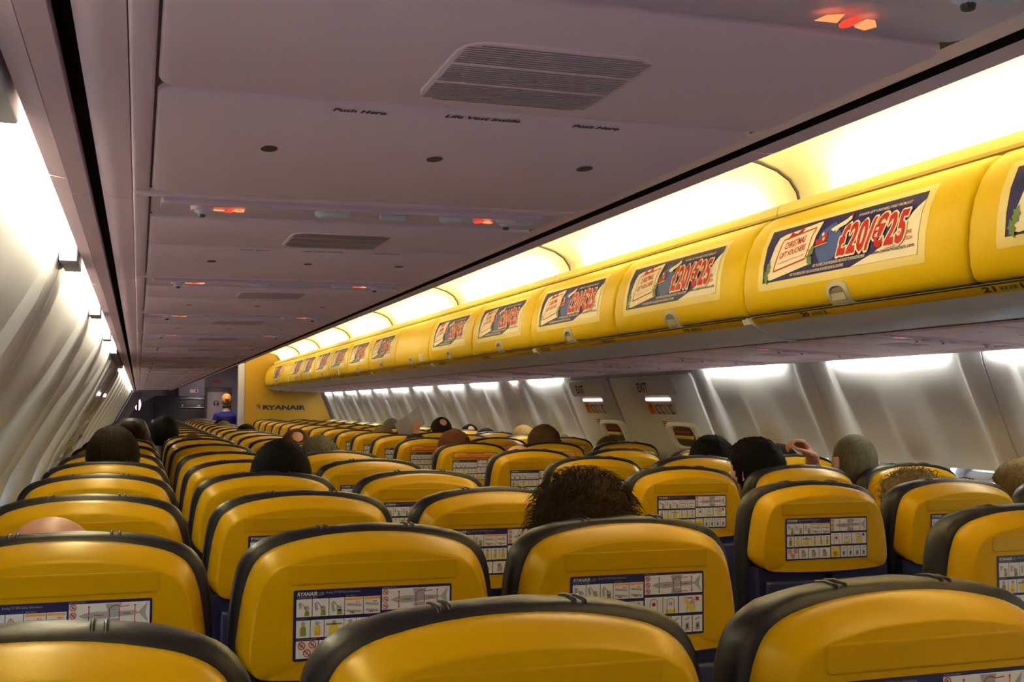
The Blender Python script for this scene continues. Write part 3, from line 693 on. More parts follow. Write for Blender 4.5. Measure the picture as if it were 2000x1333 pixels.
def card_print():
    p = Print(); w, h = .264, .113; X = lambda u: (u-.5)*w; Z = lambda v: 1.062-v*h; Q = lambda u, v: (X(u), Z(v))
    p.rect(X(0), Z(1), X(1), Z(0), M_PNAVY, 1, .003)
    def cell(u0, u1, v0, v1): p.rect(X(u0), Z(v1), X(u1), Z(v0), M_WHITE, 2)
    C1 = [(.018, .112), (.116, .215), (.219, .311), (.315, .429), (.433, .537)]; C2 = [(.018, .102), (.106, .187), (.191, .309), (.312, .386), (.389, .464), (.467, .537)]; C3 = [(.018, .152), (.158, .272), (.278, .40), (.406, .537)]
    D2 = [(.548, .682), (.686, .80), (.807, .987)]; D3 = [(.548, .655), (.665, .742), (.748, .825), (.831, .906), (.912, .987)]
    for a, b in C1: cell(a, b, .13, .38)
    for a, b in C2: cell(a, b, .43, .675)
    for a, b in C3: cell(a, b, .72, .965)
    cell(.548, .987, .04, .34)
    for a, b in D2: cell(a, b, .385, .655)
    for a, b in D3: cell(a, b, .70, .965)
    p.text('RYANAIR', X(.022), Z(.085), X(.145), Z(.03), M_WHITE, 3, .02, .2); p.text('.com', X(.15), Z(.085), X(.185), Z(.04), M_PGRY, 3)
    p.text('Boeing 737-800 Safety Information', X(.20), Z(.075), X(.41), Z(.03), M_PGRY, 3)
    p.text('EMERGENCY OXYGEN', X(.022), Z(.118), X(.14), Z(.098), M_PGRY, 3); p.text('SEAT BELTS', X(.32), Z(.118), X(.38), Z(.098), M_PGRY, 3); p.text('LIFE JACKETS', X(.022), Z(.418), X(.085), Z(.398), M_PGRY, 3); p.text('EMERGENCY LANDING', X(.022), Z(.708), X(.14), Z(.69), M_PGRY, 3)
    p.text('EMERGENCY EXITS', X(.55), Z(.03), X(.64), Z(.012), M_PGRY, 3)
    # oxygen row figures
    for i, (a, b) in enumerate(C1[:3]):
        m = (a+b)/2; p.disc(X(m+.015), Z(.26+.01*i), .0045, M_PGRY, 3); p.poly([Q(m-.0, .37), Q(m+.005, .30), Q(m+.03, .30), Q(m+.032, .37)], M_POLV, 3)
        p.poly([Q(a+.01, .18+.02*i), Q(a+.025, .17), Q(a+.035, .25+.03*i), Q(a+.018, .27+.03*i)], M_PGRY, 3); p.arrow(Q(m-.02, .18), Q(m+.005, .25), .0009, M_PRED, 4)
    for a, b in C1[3:]:
        p.rect(X(a+.004), Z(.17), X(b-.004), Z(.14), M_PORG, 3)
        for v in (.235, .325): p.poly([Q(a+.012, v-.02), Q(b-.012, v), Q(b-.012, v+.03), Q(a+.012, v+.012)], M_PGRY, 3)
        p.arrow(Q(b-.02, .205), Q(b-.04, .205), .0009, M_PRED, 4); p.arrow(Q(a+.03, .345), Q(a+.05, .35), .0012, M_PRED, 4)
    for i, (a, b) in enumerate(C2):
        m = (a+b)/2; p.disc(X(m), Z(.475), .0036, M_PGRY, 3); hw = .018 if i != 2 else .03
        p.poly([Q(m-hw, .65), Q(m-hw, .55), Q(m-.01, .51), Q(m+.01, .51), Q(m+hw, .55), Q(m+hw, .65)], M_PYEL if i else M_POLV, 3)
        if i == 2: p.line([Q(a+.01, .50), Q(b-.01, .50)], .003, M_POLV, 3)
        if i == 1: p.poly([Q(m-.015, .65), Q(m-.015, .59), Q(m+.015, .59), Q(m+.015, .65)], M_PORG, 4)
        if i in (3, 4, 5): p.line([Q(m, .53), Q(m, .65)], .0012, M_POLV, 4)
    for (u, v) in ((.052, .785), (.118, .775), (.085, .89)): p.ban(X(u), Z(v), .0062, M_PRED, 4)
    for a, b in C3[1:]:
        m = (a+b)/2; p.poly([Q(m-.03, .93), Q(m-.02, .80), Q(m+.01, .78), Q(m+.03, .86), Q(m+.02, .94)], M_PGRY, 3); p.disc(X(m-.005), Z(.79), .004, M_POLV, 3); p.arrow(Q(m-.03, .76), Q(m-.02, .82), .0009, M_PRED, 4)
    # aircraft plan
    p.poly([Q(.60, .20), Q(.635, .165), Q(.70, .15), Q(.90, .155), Q(.93, .19), Q(.90, .215), Q(.70, .25), Q(.635, .235)], M_PGRY, 3)
    p.poly([Q(.755, .15), Q(.745, .05), Q(.835, .05), Q(.815, .15)], M_PGRY, 3); p.poly([Q(.755, .25), Q(.745, .335), Q(.835, .335), Q(.815, .25)], M_PGRY, 3)
    p.poly([Q(.92, .19), Q(.975, .05), Q(.963, .19), Q(.98, .33), Q(.93, .20)], M_PGRY, 3)
    for u in (.655, .905): p.arrow(Q(u, .18), Q(u, .09), .0012, M_PRED, 4); p.arrow(Q(u, .21), Q(u, .30), .0012, M_PRED, 4)
    for u in (.765, .82): p.line([Q(u, .12), Q(u, .28)], .0011, M_PRED, 4)
    p.line([Q(.685, .2), Q(.735, .2)], .0012, M_PRED, 4); p.line([Q(.84, .19), Q(.88, .19)], .0012, M_PRED, 4)
    p.line([Q(.765, .12), Q(.78, .085), Q(.80, .075), Q(.83, .095), Q(.875, .085)], .001, M_PRED, 4); p.line([Q(.765, .28), Q(.78, .315), Q(.80, .32), Q(.83, .30), Q(.875, .305)], .001, M_PRED, 4)
    for v in (.085, .19, .29): p.ban(X(.570), Z(v), .0048, M_PRED, 4)
    for a, b in D2:
        m = (a+b)/2; p.line([Q(m-.03, .64), Q(m-.025, .44), Q(m, .41), Q(m+.025, .44), Q(m+.03, .64)], .0018, M_PGRY, 3); p.disc(X(m), Z(.50), .0035, M_PRED if a < .6 else M_PGRY, 3)
    p.poly([Q(.84, .43), Q(.855, .42), Q(.93, .60), Q(.925, .64), Q(.89, .63)], M_PYEL, 4); p.line([Q(.85, .40), Q(.90, .43), Q(.92, .52)], .001, M_PRED, 4); p.rect(X(.935), Z(.47), X(.96), Z(.41), M_PRED, 4); p.poly([Q(.705, .65), Q(.71, .59), Q(.775, .59), Q(.78, .65)], M_PYEL, 3)
    p.rect(X(.552), Z(.96), X(.651), Z(.72), M_PYEL, 3); p.ban(X(.60), Z(.88), .0062, M_PRED, 5)
    for a, b in D3[1:]: 
        m = (a+b)/2; p.poly([Q(m-.02, .76), Q(m+.02, .72), Q(m+.02, .75), Q(m-.02, .79)], M_PGRY, 3); p.poly([Q(m-.018, .94), Q(m-.014, .82), Q(m+.016, .80), Q(m+.02, .93)], M_PGRY, 3); p.rect(X(m-.006), Z(.90), X(m+.006), Z(.84), M_PNAVY, 4)
    return p
def stick_print():
    p = Print(); p.rect(-.128, 1.073, .128, 1.103, M_PNAVY, 1, .002); p.rect(-.125, 1.0755, .125, 1.1005, M_PORG, 2, .002)
    p.rect(-.05, 1.0935, .05, 1.0975, M_PRED, 3)
    for i in range(3): p.rect(-.10, 1.0785+.0042*i, .10, 1.0800+.0042*i, M_PRED, 3)
    return p
mb = MB(); card_print().to(mb, lambda u, v, h: (u, -.0006-h, v)); ME_CARD = mb.mesh('card', smooth=False)
mb = MB(); stick_print().to(mb, lambda u, v, h: (u, -.0022-h, v)); ME_STICK = mb.mesh('sticker', smooth=False)
ME_SHELL = shell_mesh(); ME_CUSH = cushion_mesh()
mb = MB(); mb.loft([[(x*w, y, z) for x, z in ((-.205, .48), (.205, .48), (.214, .93), (-.214, .93))] for w, y in ((.97, .012), (1, .020), (1, .062))], M_NAVY); ME_LOW = mb.mesh('lower')
mb = MB(); mb.box((-.190, -.004, .640), (.190, .016, .895), M_NAVY, .008, 3); mb.box((-.150, -.006, .86), (.02, -.002, .866), M_DGREY, .001); ME_TRAY = mb.mesh('tray')
mb = MB(); mb.box((-.010, -.014, .878), (.010, -.002, .914), M_BLACK, .004, 3); ME_LATCH = mb.mesh('latch')
mb = MB(); mb.box((-.215, .10, .385), (.215, .56, .470), M_LEATH, .035, 4); ME_PAN = mb.mesh('pan')
mb = MB(); mb.box((-.262, .11, .615), (-.218, .50, .655), M_NAVY, .014, 3); mb.box((-.250, .10, .50), (-.230, .15, .63), M_DGREY, .006); ME_ARM = mb.mesh('arm')
mb = MB(); mb.tube([(-.16, .16, 0), (-.16, .20, .40)], .014, M_STEEL, 8); mb.box((-.185, .12, 0), (-.135, .20, .012), M_STEEL, .003); ME_LEG = mb.mesh('leg')
mb = MB(); mb.tube([(-.21, .18, .36), (.21, .18, .36)], .018, M_STEEL, 8); mb.tube([(-.21, .46, .36), (.21, .46, .36)], .018, M_STEEL, 8); mb.box((-.21, .02, .44), (.21, .12, .50), M_DGREY, .01); ME_FRAME = mb.mesh('frame')
COLX = [-1.429, -.949, -.469, .469, .949, 1.429]
COLN = ['left window seat', 'left middle seat', 'left aisle seat', 'right aisle seat', 'right middle seat', 'right window seat']
def make_seat(loc, label):
    s = empty('airliner_seat', loc, label, 'seat', 'rows of yellow-backed airliner seats')
    tag(link('seat_shell', ME_SHELL, s), 'glossy yellow plastic back shell'); tag(link('backrest_cushion', ME_CUSH, s), 'dark leather backrest cover showing around the shell')
    tag(link('safety_card', ME_CARD, s), 'printed safety instruction panel'); link('lower_backrest', ME_LOW, s)
    t = link('tray_table', ME_TRAY, s); link('latch', ME_LATCH, t)
    link('seat_cushion', ME_PAN, s); link('seat_frame', ME_FRAME, s); link('armrest', ME_ARM, s)
    l = link('leg', ME_LEG, s); link('leg', ME_LEG, s, (.32, 0, 0)); link('leg', ME_LEG, s, (0, .26, 0)); link('leg', ME_LEG, s, (.32, .26, 0))
    return s
proto = None
for i, y in enumerate(ROWY):
    for c in range(6):
        if c > 2 and (i == 0 and c > 3 or i == 20): continue
        row = ORD[i]+' row from the camera' if i else 'nearest row to the camera'
        lab = 'yellow-backed %s in the %s' % (COLN[c], row)
        x = COLX[c]+(0 if c < 3 else .0)
        if proto is None: proto = s = make_seat((x, y, 0), lab)
        else: s = dup(proto, (x, y, 0), lab)
        if i in (6, 7): tag(link('exit_row_notice', ME_STICK, s), 'orange notice above the safety panel')
        if c in (2, 5): link('armrest', ME_ARM, s, (.48, 0, 0))

# ------------------------------------------------------------------ front of the cabin
mb = MB()
P = [(.275, 0), (.275, 2.03), (.40, 2.16), (.62, 2.215), (.85, 2.2), (1.06, 2.03), (1.27, 1.85), (1.40, 1.70), (1.48, 1.56), (1.53, 1.44), (1.61, 1.24), (1.64, 1.16), (1.68, 1.0), (1.69, .81), (1.67, .5), (1.59, .25), (1.50, 0)]
mb.loft([[(x, y, z) for x, z in P] for y in (17.68, 17.73)], M_BULK)
bk = tag(link('bulkhead', mb.mesh('bulkhead')), 'yellow bulkhead wall at the front of the right-hand seats carrying the airline name', 'partition')
p = Print(); p.text('RYANAIR', .56, CZ-.072, 1.245, CZ+.002, M_BLOGO, 1, .045, 0, res=3)
mb = MB(); p.to(mb, lambda u, v, h: (u, 17.6795-h*2, v)); tag(link('lettering', mb.mesh('logo'), bk), 'dark blue airline name')
p = Print(); p.poly([(.455, CZ-.01), (.47, CZ+.02), (.53, CZ+.015), (.535, CZ-.03), (.525, CZ-.075), (.495, CZ-.045), (.465, CZ-.03)], M_GOLD, 1); p.line([(.47, CZ+.01), (.50, CZ-.03), (.52, CZ-.06)], .006, M_BLOGO, 2); p.line([(.49, CZ+.012), (.515, CZ-.03)], .005, M_BLOGO, 2)
mb = MB(); p.to(mb, lambda u, v, h: (u, 17.6795-h*2, v)); tag(link('harp_emblem', mb.mesh('emblem'), bk), 'small gold winged harp emblem')
M_POST = mat('partition edge trim', (.38, .36, .46), .3)
mb = MB(); mb.box((.165, 17.66, 0), (.273, 17.80, 2.03), M_POST, .02, 3); tag(link('partition_post', mb.mesh('post')), 'tall pale grey post at the aisle edge of the yellow bulkhead', 'post')
mb = MB(); mb.box((-.30, 17.68, 2.05), (.27, 17.76, 2.22), M_POST, .01); tag(link('trim_90', mb.mesh('header')), kind='structure')
M_FR = mat('front wall grey', (.22, .19, .24), .5); M_DOOR = mat('cockpit door laminate', (.42, .34, .36), .45)
mb = MB(); mb.box((-1.8, 21.6, 0), (1.8, 21.7, 2.3), M_FR); tag(link('wall_front', mb.mesh('wall_front')), kind='structure')
d = tag(link('door_1', None, loc=(0, 21.5, 0)), kind='structure')
mb = MB(); mb.box((-.13, 0, 0), (.36, .07, 1.70), mat('door frame olive', (.10, .08, .05), .5), .01); link('door_frame', mb.mesh('frame'), d)
mb = MB(); mb.box((-.085, -.03, 0), (.30, .0, 1.61), M_DOOR, .008); link('door_leaf', mb.mesh('leaf'), d)
p = Print(); p.disc(.085, 1.39, .055, M_DGREY, 1, n=20); p.rect(.074, 1.34, .088, 1.43, M_WHITE, 2); p.disc(.07, 1.41, .012, M_PYEL, 3); p.disc(.105, 1.41, .012, M_PYEL, 3)
mb = MB(); p.to(mb, lambda u, v, h: (u, -.031-h*3, v)); tag(link('round_sign', mb.mesh('sign'), d), 'round dark sign with pale figure')
p = Print(); p.rect(0, 0, .17, .055, mat('dim red sign', (.12, .004, .004), emit=(.4, .01, .01), es=.15), 1); p.text('EXIT', .03, .012, .14, .043, mat('dim red letters', (.25, .01, .01), .5), 2, .02)
mb = MB(); p.to(mb, lambda u, v, h: (u, -h*4, v)); tag(link('exit_sign', mb.mesh('exit_sign'), None, (.01, 21.597, 1.79)), 'dark red exit sign above the door at the cabin front', 'sign')
p = Print(); p.rect(0, 0, .15, .065, M_WHITE, 1); p.rect(.10, .01, .13, .055, M_PRED, 2)
mb = MB(); p.to(mb, lambda u, v, h: (u, -h*4, v)); tag(link('wall_placard', mb.mesh('placard'), None, (-.42, 21.085, 1.585)), 'small white placard with a red mark above the dark galley', 'sign')
g = empty('galley_unit', (0, 21.1, 0), 'dark galley cabinet left of the cockpit door at the cabin front', 'galley')
mb = MB(); mb.box((-1.05, 0, 0), (-.15, .48, 1.52), mat('galley black', (.012, .012, .018), .35), .01); mb.box((-.62, -.01, 1.52), (-.15, .48, 1.95), M_FR, .01); link('cabinet', mb.mesh('cab'), g)
mb = MB(); mb.box((-.60, -.03, 1.30), (-.16, .0, 1.315), M_STEEL, .003); mb.box((-.60, -.03, 1.46), (-.16, .0, 1.475), M_STEEL, .003); link('shelf_rail', mb.mesh('rail'), g)
for x in (-.55, -.27, -.24):
    mb = MB(); mb.box((x-.012, -.02, 1.33), (x+.012, -.004, 1.36), M_WHITE, .003); link('latch', mb.mesh('l'), g)
mb = MB(); zz = [-1.30+1.5*k/30 for k in range(31)]
mb.loft([[(-(wall_x(Lp, z)-h), y, CZ+z) for z in zz for h in (.20,)]+[(-(wall_x(Lp, z)-.03), y, CZ+z) for z in zz[::-1]] for y in (19.3, 20.4)], M_FR)
e = tag(link('entry_door', mb.mesh('entry'), None), 'grey forward entry door on the left wall with a small lit window', 'door')
mb = MB(); mb.ball((-1.335, 19.8, 1.36), (.05, .10, .11), mat('lit porthole', (.9, .9, .9), emit=(1, .92, .9), es=3), 20, 12); link('porthole', mb.mesh('ph'), e)
mb = MB()
for k in range(20):
    a, b = 2*PI*k/20, 2*PI*(k+1)/20; mb.tube([(-1.338, 19.8+.115*math.cos(a), 1.36+.115*math.sin(a)), (-1.338, 19.8+.115*math.cos(b), 1.36+.115*math.sin(b))], .018, M_PRED, 6)
tag(link('porthole_rim', mb.mesh('rim'), e), 'dark red rim')
ld = bpy.data.lights.new('galley lamp', 'AREA'); ld.size = .4; ld.energy = 14; ld.color = (1, .8, .75); lo = bpy.data.objects.new('galley_lamp', ld); COL.objects.link(lo); lo.location = (.05, 19.9, 2.15)
# ------------------------------------------------------------------ people
def skin_mat(name, c): return mat(name, c, .5, nscale=25, namt=.08, bump=.05, bscale=120)
SKIN = skin_mat('skin', (.42, .20, .13)); SKIN2 = skin_mat('pale skin', (.52, .30, .22)); SKIN3 = skin_mat('tanned skin', (.34, .15, .09))
M_EYE = mat('eye white', (.6, .6, .6), .2); M_LIP = mat('lips', (.35, .10, .08), .5)
def hair_mat(name, c, rough=.7):
    m = mat(name, c, rough, nscale=45, namt=.75, spec=.07)
    nt = m.node_tree; tc = nt.nodes.new('ShaderNodeTexCoord'); mp = nt.nodes.new('ShaderNodeMapping'); mp.inputs['Scale'].default_value = (260, 260, 18)
    n = nt.nodes.new('ShaderNodeTexNoise'); n.inputs['Scale'].default_value = 1; n.inputs['Detail'].default_value = 2
    b = nt.nodes.new('ShaderNodeBump'); b.inputs['Strength'].default_value = .6; b.inputs['Distance'].default_value = .004
    nt.links.new(tc.outputs['Object'], mp.inputs[0]); mp2 = nt.nodes.new('ShaderNodeMapping'); mp2.inputs['Scale'].default_value = (3, 3, .35); nt.links.new(tc.outputs['Object'], mp2.inputs[0]); n0 = [q for q in nt.nodes if q.bl_idname == 'ShaderNodeTexNoise'][0]; nt.links.new(mp2.outputs[0], n0.inputs['Vector']); nt.links.new(mp.outputs[0], n.inputs['Vector']); nt.links.new(n.outputs['Fac'], b.inputs['Height']); nt.links.new(b.outputs[0], nt.nodes['Principled BSDF'].inputs['Normal'])
    return m
H_BLK = hair_mat('black hair', (.004, .003, .003)); H_DBR = hair_mat('dark brown hair', (.016, .009, .004)); H_BR = hair_mat('brown hair', (.06, .032, .012))
H_GRY = hair_mat('grey hair', (.095, .085, .058)); H_BLD = hair_mat('blonde hair', (.38, .25, .10)); H_DBL = hair_mat('dark blonde hair', (.13, .085, .033)); H_FRZ = hair_mat('frizzy brown hair', (.038, .021, .008)); H_RED = hair_mat('ginger blonde hair', (.50, .24, .06))
def headp(d):
    x, y, z = d
    r0 = math.sqrt(max(1e-9, 1-z*z)); w_ = (1-abs(z)**2.5)**.5/r0 if abs(z) < .9999 else 1.0
    w_ = min(w_, 1.25); x, y = x*w_, y*w_
    p = Vector((x*.077, y*.096, z*.114))
    if z < 0: k = -z; p.x *= 1-.22*k**1.4; p.y = p.y*(1-.12*k)+.010*k
    if y < 0 and z < -.2: p.y *= 1-.25*(-z-.2)
    if y > 0:
        p.y += .026*math.exp(-((x/.16)**2+((z+.22)/.20)**2))*(y > .5)
        for e in (-.38, .38): p.y -= .010*math.exp(-(((x-e)/.20)**2+((z-.02)/.16)**2))
        p.y += .006*math.exp(-((x/.30)**2+((z+.55)/.08)**2)); p.y -= .004*math.exp(-((x/.35)**2+((z+.47)/.05)**2))
        p.y += .012*math.exp(-((x/.35)**2+((z+.86)/.15)**2))
    return p
def dirs(nu, nv):
    for i in range(nv+1):
        t = PI*i/nv
        for j in range(nu): a = 2*PI*j/nu; yield (math.sin(t)*math.cos(a), math.sin(t)*math.sin(a), -math.cos(t))
def sphere_grid(mb, nu, nv, fn, m):
    pts = [fn(Vector(d)) for d in dirs(nu, nv)]; F = []
    for i in range(nv):
        for j in range(nu): k = (j+1) % nu; F.append((i*nu+j, i*nu+k, (i+1)*nu+k, (i+1)*nu+j))
    mb.add(pts, F, m)
def capsule(mb, a, b, ra, rb, n=14):
    a, b = Vector(a), Vector(b); d = (b-a).normalized(); o = d.orthogonal().normalized(); q = d.cross(o); R = []
    for k in range(1, 5): t = PI/2*k/4; R.append((a-d*ra*math.cos(t), ra*math.sin(t)))
    for k in range(0, 4): t = PI/2*k/4; R.append((b+d*rb*math.sin(t), rb*math.cos(t)))
    mb.loft([[c+(o*math.cos(2*PI*j/n)+q*math.sin(2*PI*j/n))*r for j in range(n)] for c, r in R], SKIN)
def hand(mb, w, dr, palm, curl, sgn, s=1.0):
    """w wrist, dr direction of the fingers, palm normal, curl 0..1, sgn +1 puts the thumb on dr x palm side"""
    w = Vector(w); d = Vector(dr).normalized(); p = Vector(palm); p = (p-d*p.dot(d)).normalized(); sd = d.cross(p)*sgn
    base = w+d*.085*s
    for k in range(4): o = (1.5-k)*.019*s; capsule(mb, w+sd*o*.55+d*.012*s, base+sd*o, .013*s, .0115*s, 10)
    tips = []
    for k, ln in enumerate((.074, .082, .077, .060)):
        o = (1.5-k)*.0205*s; q = base+sd*o; a = 0; L = ln*s
        for seg, f in enumerate((.45, .30, .25)):
            a += curl*(.75+.1*k)*(1.0 if seg == 0 else 1.15); e = q+(d*math.cos(a)+p*math.sin(a))*L*f
            capsule(mb, q, e, (.0095-.001*seg)*s, (.0088-.001*seg)*s, 8); q = e
        tips.append(q)
    t0 = w+d*.025*s+sd*.022*s+p*.006*s; t1 = t0+(d*.6+sd*.75+p*.35*curl+p*.1)*.036*s; t2 = t1+(d*.85+sd*.15+p*.6*curl)*.032*s; t3 = t2+(d*.85-sd*.35*curl+p*.5*curl)*.024*s
    capsule(mb, t0, t1, .0125*s, .0110*s, 8); capsule(mb, t1, t2, .0108*s, .0098*s, 8); capsule(mb, t2, t3, .0096*s, .0080*s, 8)
def remesh(mb, vox):
    me = mb.mesh('tmp', smooth=False); ob = link('tmp', me)
    md = ob.modifiers.new('r', 'REMESH'); md.mode = 'VOXEL'; md.voxel_size = vox; md.use_smooth_shade = True
    s = ob.modifiers.new('s', 'SMOOTH'); s.iterations = 3; s.factor = .5
    dg = bpy.context.evaluated_depsgraph_get(); dg.update(); out = bpy.data.meshes.new_from_object(ob.evaluated_get(dg))
    bpy.data.objects.remove(ob); bpy.data.meshes.remove(me); return out
def person(x, y, top, label, hair, hm, cloth, skin=SKIN2, turn=0, tilt=0, lean=0, stand=False, arms=None, vox=.011, hs=1.0, hk=None, trousers=(.02, .02, .03)):
    """x,y of head centre; top = height of the crown; hair is a kind; lean shifts the seat position sideways"""
    hz = top-.118*hs-(.012 if hair in ('frizz', 'curly') else .006)
    mb = MB(); nz = hz-.10*hs                        # neck joins under the skull
    sh = hz-.245                                     # shoulder height
    sx = -lean                                       # hips relative to head
    by = .035 if not stand else 0
    ca, sa = math.cos(turn), math.sin(turn); ct, st_ = math.cos(tilt), math.sin(tilt)
    def HP(v):
        v = v*hs; v = Vector((v.x*ct+v.z*st_, v.y, -v.x*st_+v.z*ct)); return Vector((v.x*ca-v.y*sa, v.x*sa+v.y*ca, v.z+hz))
    sphere_grid(mb, 40, 28, lambda d: HP(headp(d)), SKIN)
    for e in (-1, 1):  # ears
        c = Vector((e*.078, -.008, -.008)); pts = []
        for k in range(9):
            t = PI*1.0*k/8-.5*PI; pts.append(HP(c+Vector((e*.010*(1+math.sin(t)*.3), -.010*math.cos(t)-.004, .030*math.sin(t)))))
        mb.tube(pts, [.006, .008, .009, .010, .0105, .0105, .010, .009, .006], SKIN, 8)
        mb.ball(tuple(HP(c+Vector((0, 0, -.004)))), .012, SKIN)
    hip = .57 if not stand else .95; N = 20
    def ell(z, cx, cy, rx, ry): return [(cx+rx*math.cos(2*PI*k/N), cy+ry*math.sin(2*PI*k/N), z) for k in range(N)]
    T = sh-hip
    mb.loft([ell(hip-.09, sx, by, .10, .08), ell(hip-.04, sx, by, .165, .115), ell(hip+.03, sx, by, .170, .118), ell(hip+T*.35, sx*.7, by, .150, .105), ell(hip+T*.62, sx*.45, by, .172, .112), ell(hip+T*.82, sx*.3, by-.005, .190, .108), ell(sh-.01, sx*.2, by-.01, .185, .085), ell(sh+.03, sx*.15, by-.015, .115, .068), ell(sh+.065, sx*.1, by-.018, .062, .058), ell(nz+.02, 0, -.012, .053, .055), ell(nz+.07, 0, -.008, .050, .052)], SKIN)
    A = arms or {}
    wr = []
    for e in (-1, 1):
        s0 = Vector((e*.170+sx*.2, by-.01, sh-.035))
        if e in A:
            el, wp, hd, pal, cu = A[e][:5]; el, wp = Vector(el), Vector(wp)
        elif stand: el, wp, hd, pal, cu = Vector((e*.235, -.01, sh-.30)), Vector((e*.225, .06, sh-.54)), (0, .1, -1), (-e, 0, 0), .35
        else: el, wp, hd, pal, cu = Vector((e*.215+sx*.5, by+.04, max(.70, sh-.29))), Vector((e*.13+sx, .24, .68)), (-e*.4, 1, -.1), (0, 0, -1), .5
        capsule(mb, s0, el, .052, .042); capsule(mb, el, wp, .042, .026); wr.append(wp)
        hand(mb, wp, hd, pal, cu, A[e][5] if e in A and len(A[e]) > 5 else e, 1.0)
        h = Vector((e*.085+sx, by, hip-.01))
        if stand: kn, an, to = Vector((e*.09, .01, .50)), Vector((e*.09, -.01, .09)), Vector((e*.10, .13, .035))
        else: kn, an, to = Vector((e*.105+sx, .40, .545)), Vector((e*.11+sx, .37, .10)), Vector((e*.12+sx, .49, .045))
        capsule(mb, h, kn, .080, .058); capsule(mb, kn, an, .056, .038); capsule(mb, an+Vector((0, -.02, -.045)), to, .036, .034)
    me = remesh(mb, vox); me.name = 'body'; me.materials.clear(); me.materials.append(skin)
    ob = link('person', me, None, (x, y, 0)); tag(ob, label, 'person')
    # clothing: parts of the body surface pushed out
    def cloth_part(nm, test, col, off):
        bm = bmesh.new(); bm.from_mesh(me); bm.normal_update()
        kill = [f for f in bm.faces if not test(f.calc_center_median())]
        bmesh.ops.delete(bm, geom=kill, context='FACES')
        for v in bm.verts: v.co += v.normal*(off+.002*noise.noise(v.co*14))
        if not bm.faces: bm.free(); return
        m2 = bpy.data.meshes.new(nm); bm.to_mesh(m2); bm.free(); m2.materials.append(mat(nm+' cloth %.3f %.3f %.3f' % col, col, .85, nscale=80, namt=.15, bump=.2, bscale=150))
        m2.polygons.foreach_set('use_smooth', [True]*len(m2.polygons)); link(nm, m2, ob)
    def near(p): return min((p-w_).length for w_ in wr)
    arml = hip+.03
    cloth_part('top_garment', lambda p: (p.z > hip-.03 or (abs(p.x-sx) > .19 and p.z > .6)) and near(p) > .03 and p.z < sh+.048 and not any((p-w_).length < .22 and (p-w_).dot(Vector(((A[e_][2]) if e_ in A else ((0, .1, -1) if stand else (0, 1, 0))))) > -.005 for w_, e_ in zip(wr, (-1, 1))), cloth, .007)
    if stand: cloth_part('skirt', lambda p: .50 < p.z < hip-.02 and near(p) > .10, trousers, .012)
    else: cloth_part('trousers', lambda p: .12 < p.z < hip-.02 and near(p) > .16, trousers, .008)
    cloth_part('shoes', lambda p: p.z < .11, (.01, .01, .012), .006)
    for e in (-.029, .029):
        mb = MB(); c = HP(Vector((e, .080, .003))); mb.ball(tuple(c), .0125, M_EYE, 12, 8); mb.ball(tuple(HP(Vector((e, .0895, .003)))), .0055, M_INK, 8, 6); link('eye', mb.mesh('eye'), ob)
    # hair
    rnd = random.Random(int(x*1000)+int(y*77))
    P = dict(short=(.010, 0), thick=(.018, .002), spiky=(.020, .006), frizz=(.026, .006), curly=(.022, .008), long=(.018, .002), bald=(.004, 0), spot=(.011, .001), ring=(.008, 0), shaved=(.0035, 0), bun=(.016, .001))[hair]
    def mask(d):
        hl = .30 if d.y > 0 else -.62                       # hairline height front/back
        f = sm(-.35, .55, d.y); hl = -.60*(1-f)+.42*f
        if hair in ('long', 'curly', 'frizz'): hl = -.95*(1-f)+.42*f
        k = sm(hl-.08, hl+.08, d.z)
        if hair in ('bald', 'ring'): k *= 1-sm(.12, .34, d.z)
        if hair == 'spot': k *= sm(.30, .46, math.acos(max(-1, min(1, d.dot(Vector((0, -.62, .78)))))))
        return k
    def hp(d):
        k = mask(d); base = headp(d); n = d.copy(); q = base*1.0
        t = P[0]*k+P[1]*noise.noise(d*5)*k+P[1]*.8*noise.noise(d*13)*k-.012*(1-k)
        if hair in ('long', 'curly', 'frizz') and d.y < .35 and d.z < -.1:
            q.z *= 1+.75*sm(-.1, -.8, d.z); q.x *= 1+.30*sm(-.1, -.8, d.z); q.y *= 1+.05
        return HP(q+n*t)
    mb = MB(); sphere_grid(mb, 56, 40, hp, hm)
    if hair in ('frizz', 'curly', 'spiky', 'long', 'thick') and y < 8:
        cnt = dict(frizz=3600, curly=800, spiky=500, long=700, thick=900)[hair]; L = dict(frizz=.046, curly=.045, spiky=.016, long=.02, thick=.014)[hair]
        for _ in range(cnt):
            a = rnd.uniform(0, 2*PI); z = rnd.uniform(-.5, 1); r = math.sqrt(max(0, 1-z*z)); d = Vector((r*math.cos(a), r*math.sin(a), z))
            if mask(d) < .6: continue
            p0 = hp(d); n = Vector((d.x, d.y, d.z)); tg = Vector((rnd.uniform(-1, 1), rnd.uniform(-1, 1), rnd.uniform(-1, .4))); tg = tg-n*tg.dot(n)
            k1 = .5 if hair in ('frizz', 'spiky', 'curly') else .15
            p1 = p0+(n*k1+tg*.6)*L*.5; p2 = p1+(n*k1*.4+tg*.9+Vector((0, 0, -.35)))*L*.5
            mb.tube([p0-n*.003, p1, p2], [.0006, .0005, .0002] if hair == 'frizz' else [.0010, .0008, .0003], hm, 3)
    if hair == 'bun':
        c = HP(Vector((0, -.105, .03))); mb.ball(tuple(c), (.038, .028, .034), hm, 14, 10)
    if hair != 'bald': link('hair', mb.mesh('hair', angle=180), ob)
    return ob
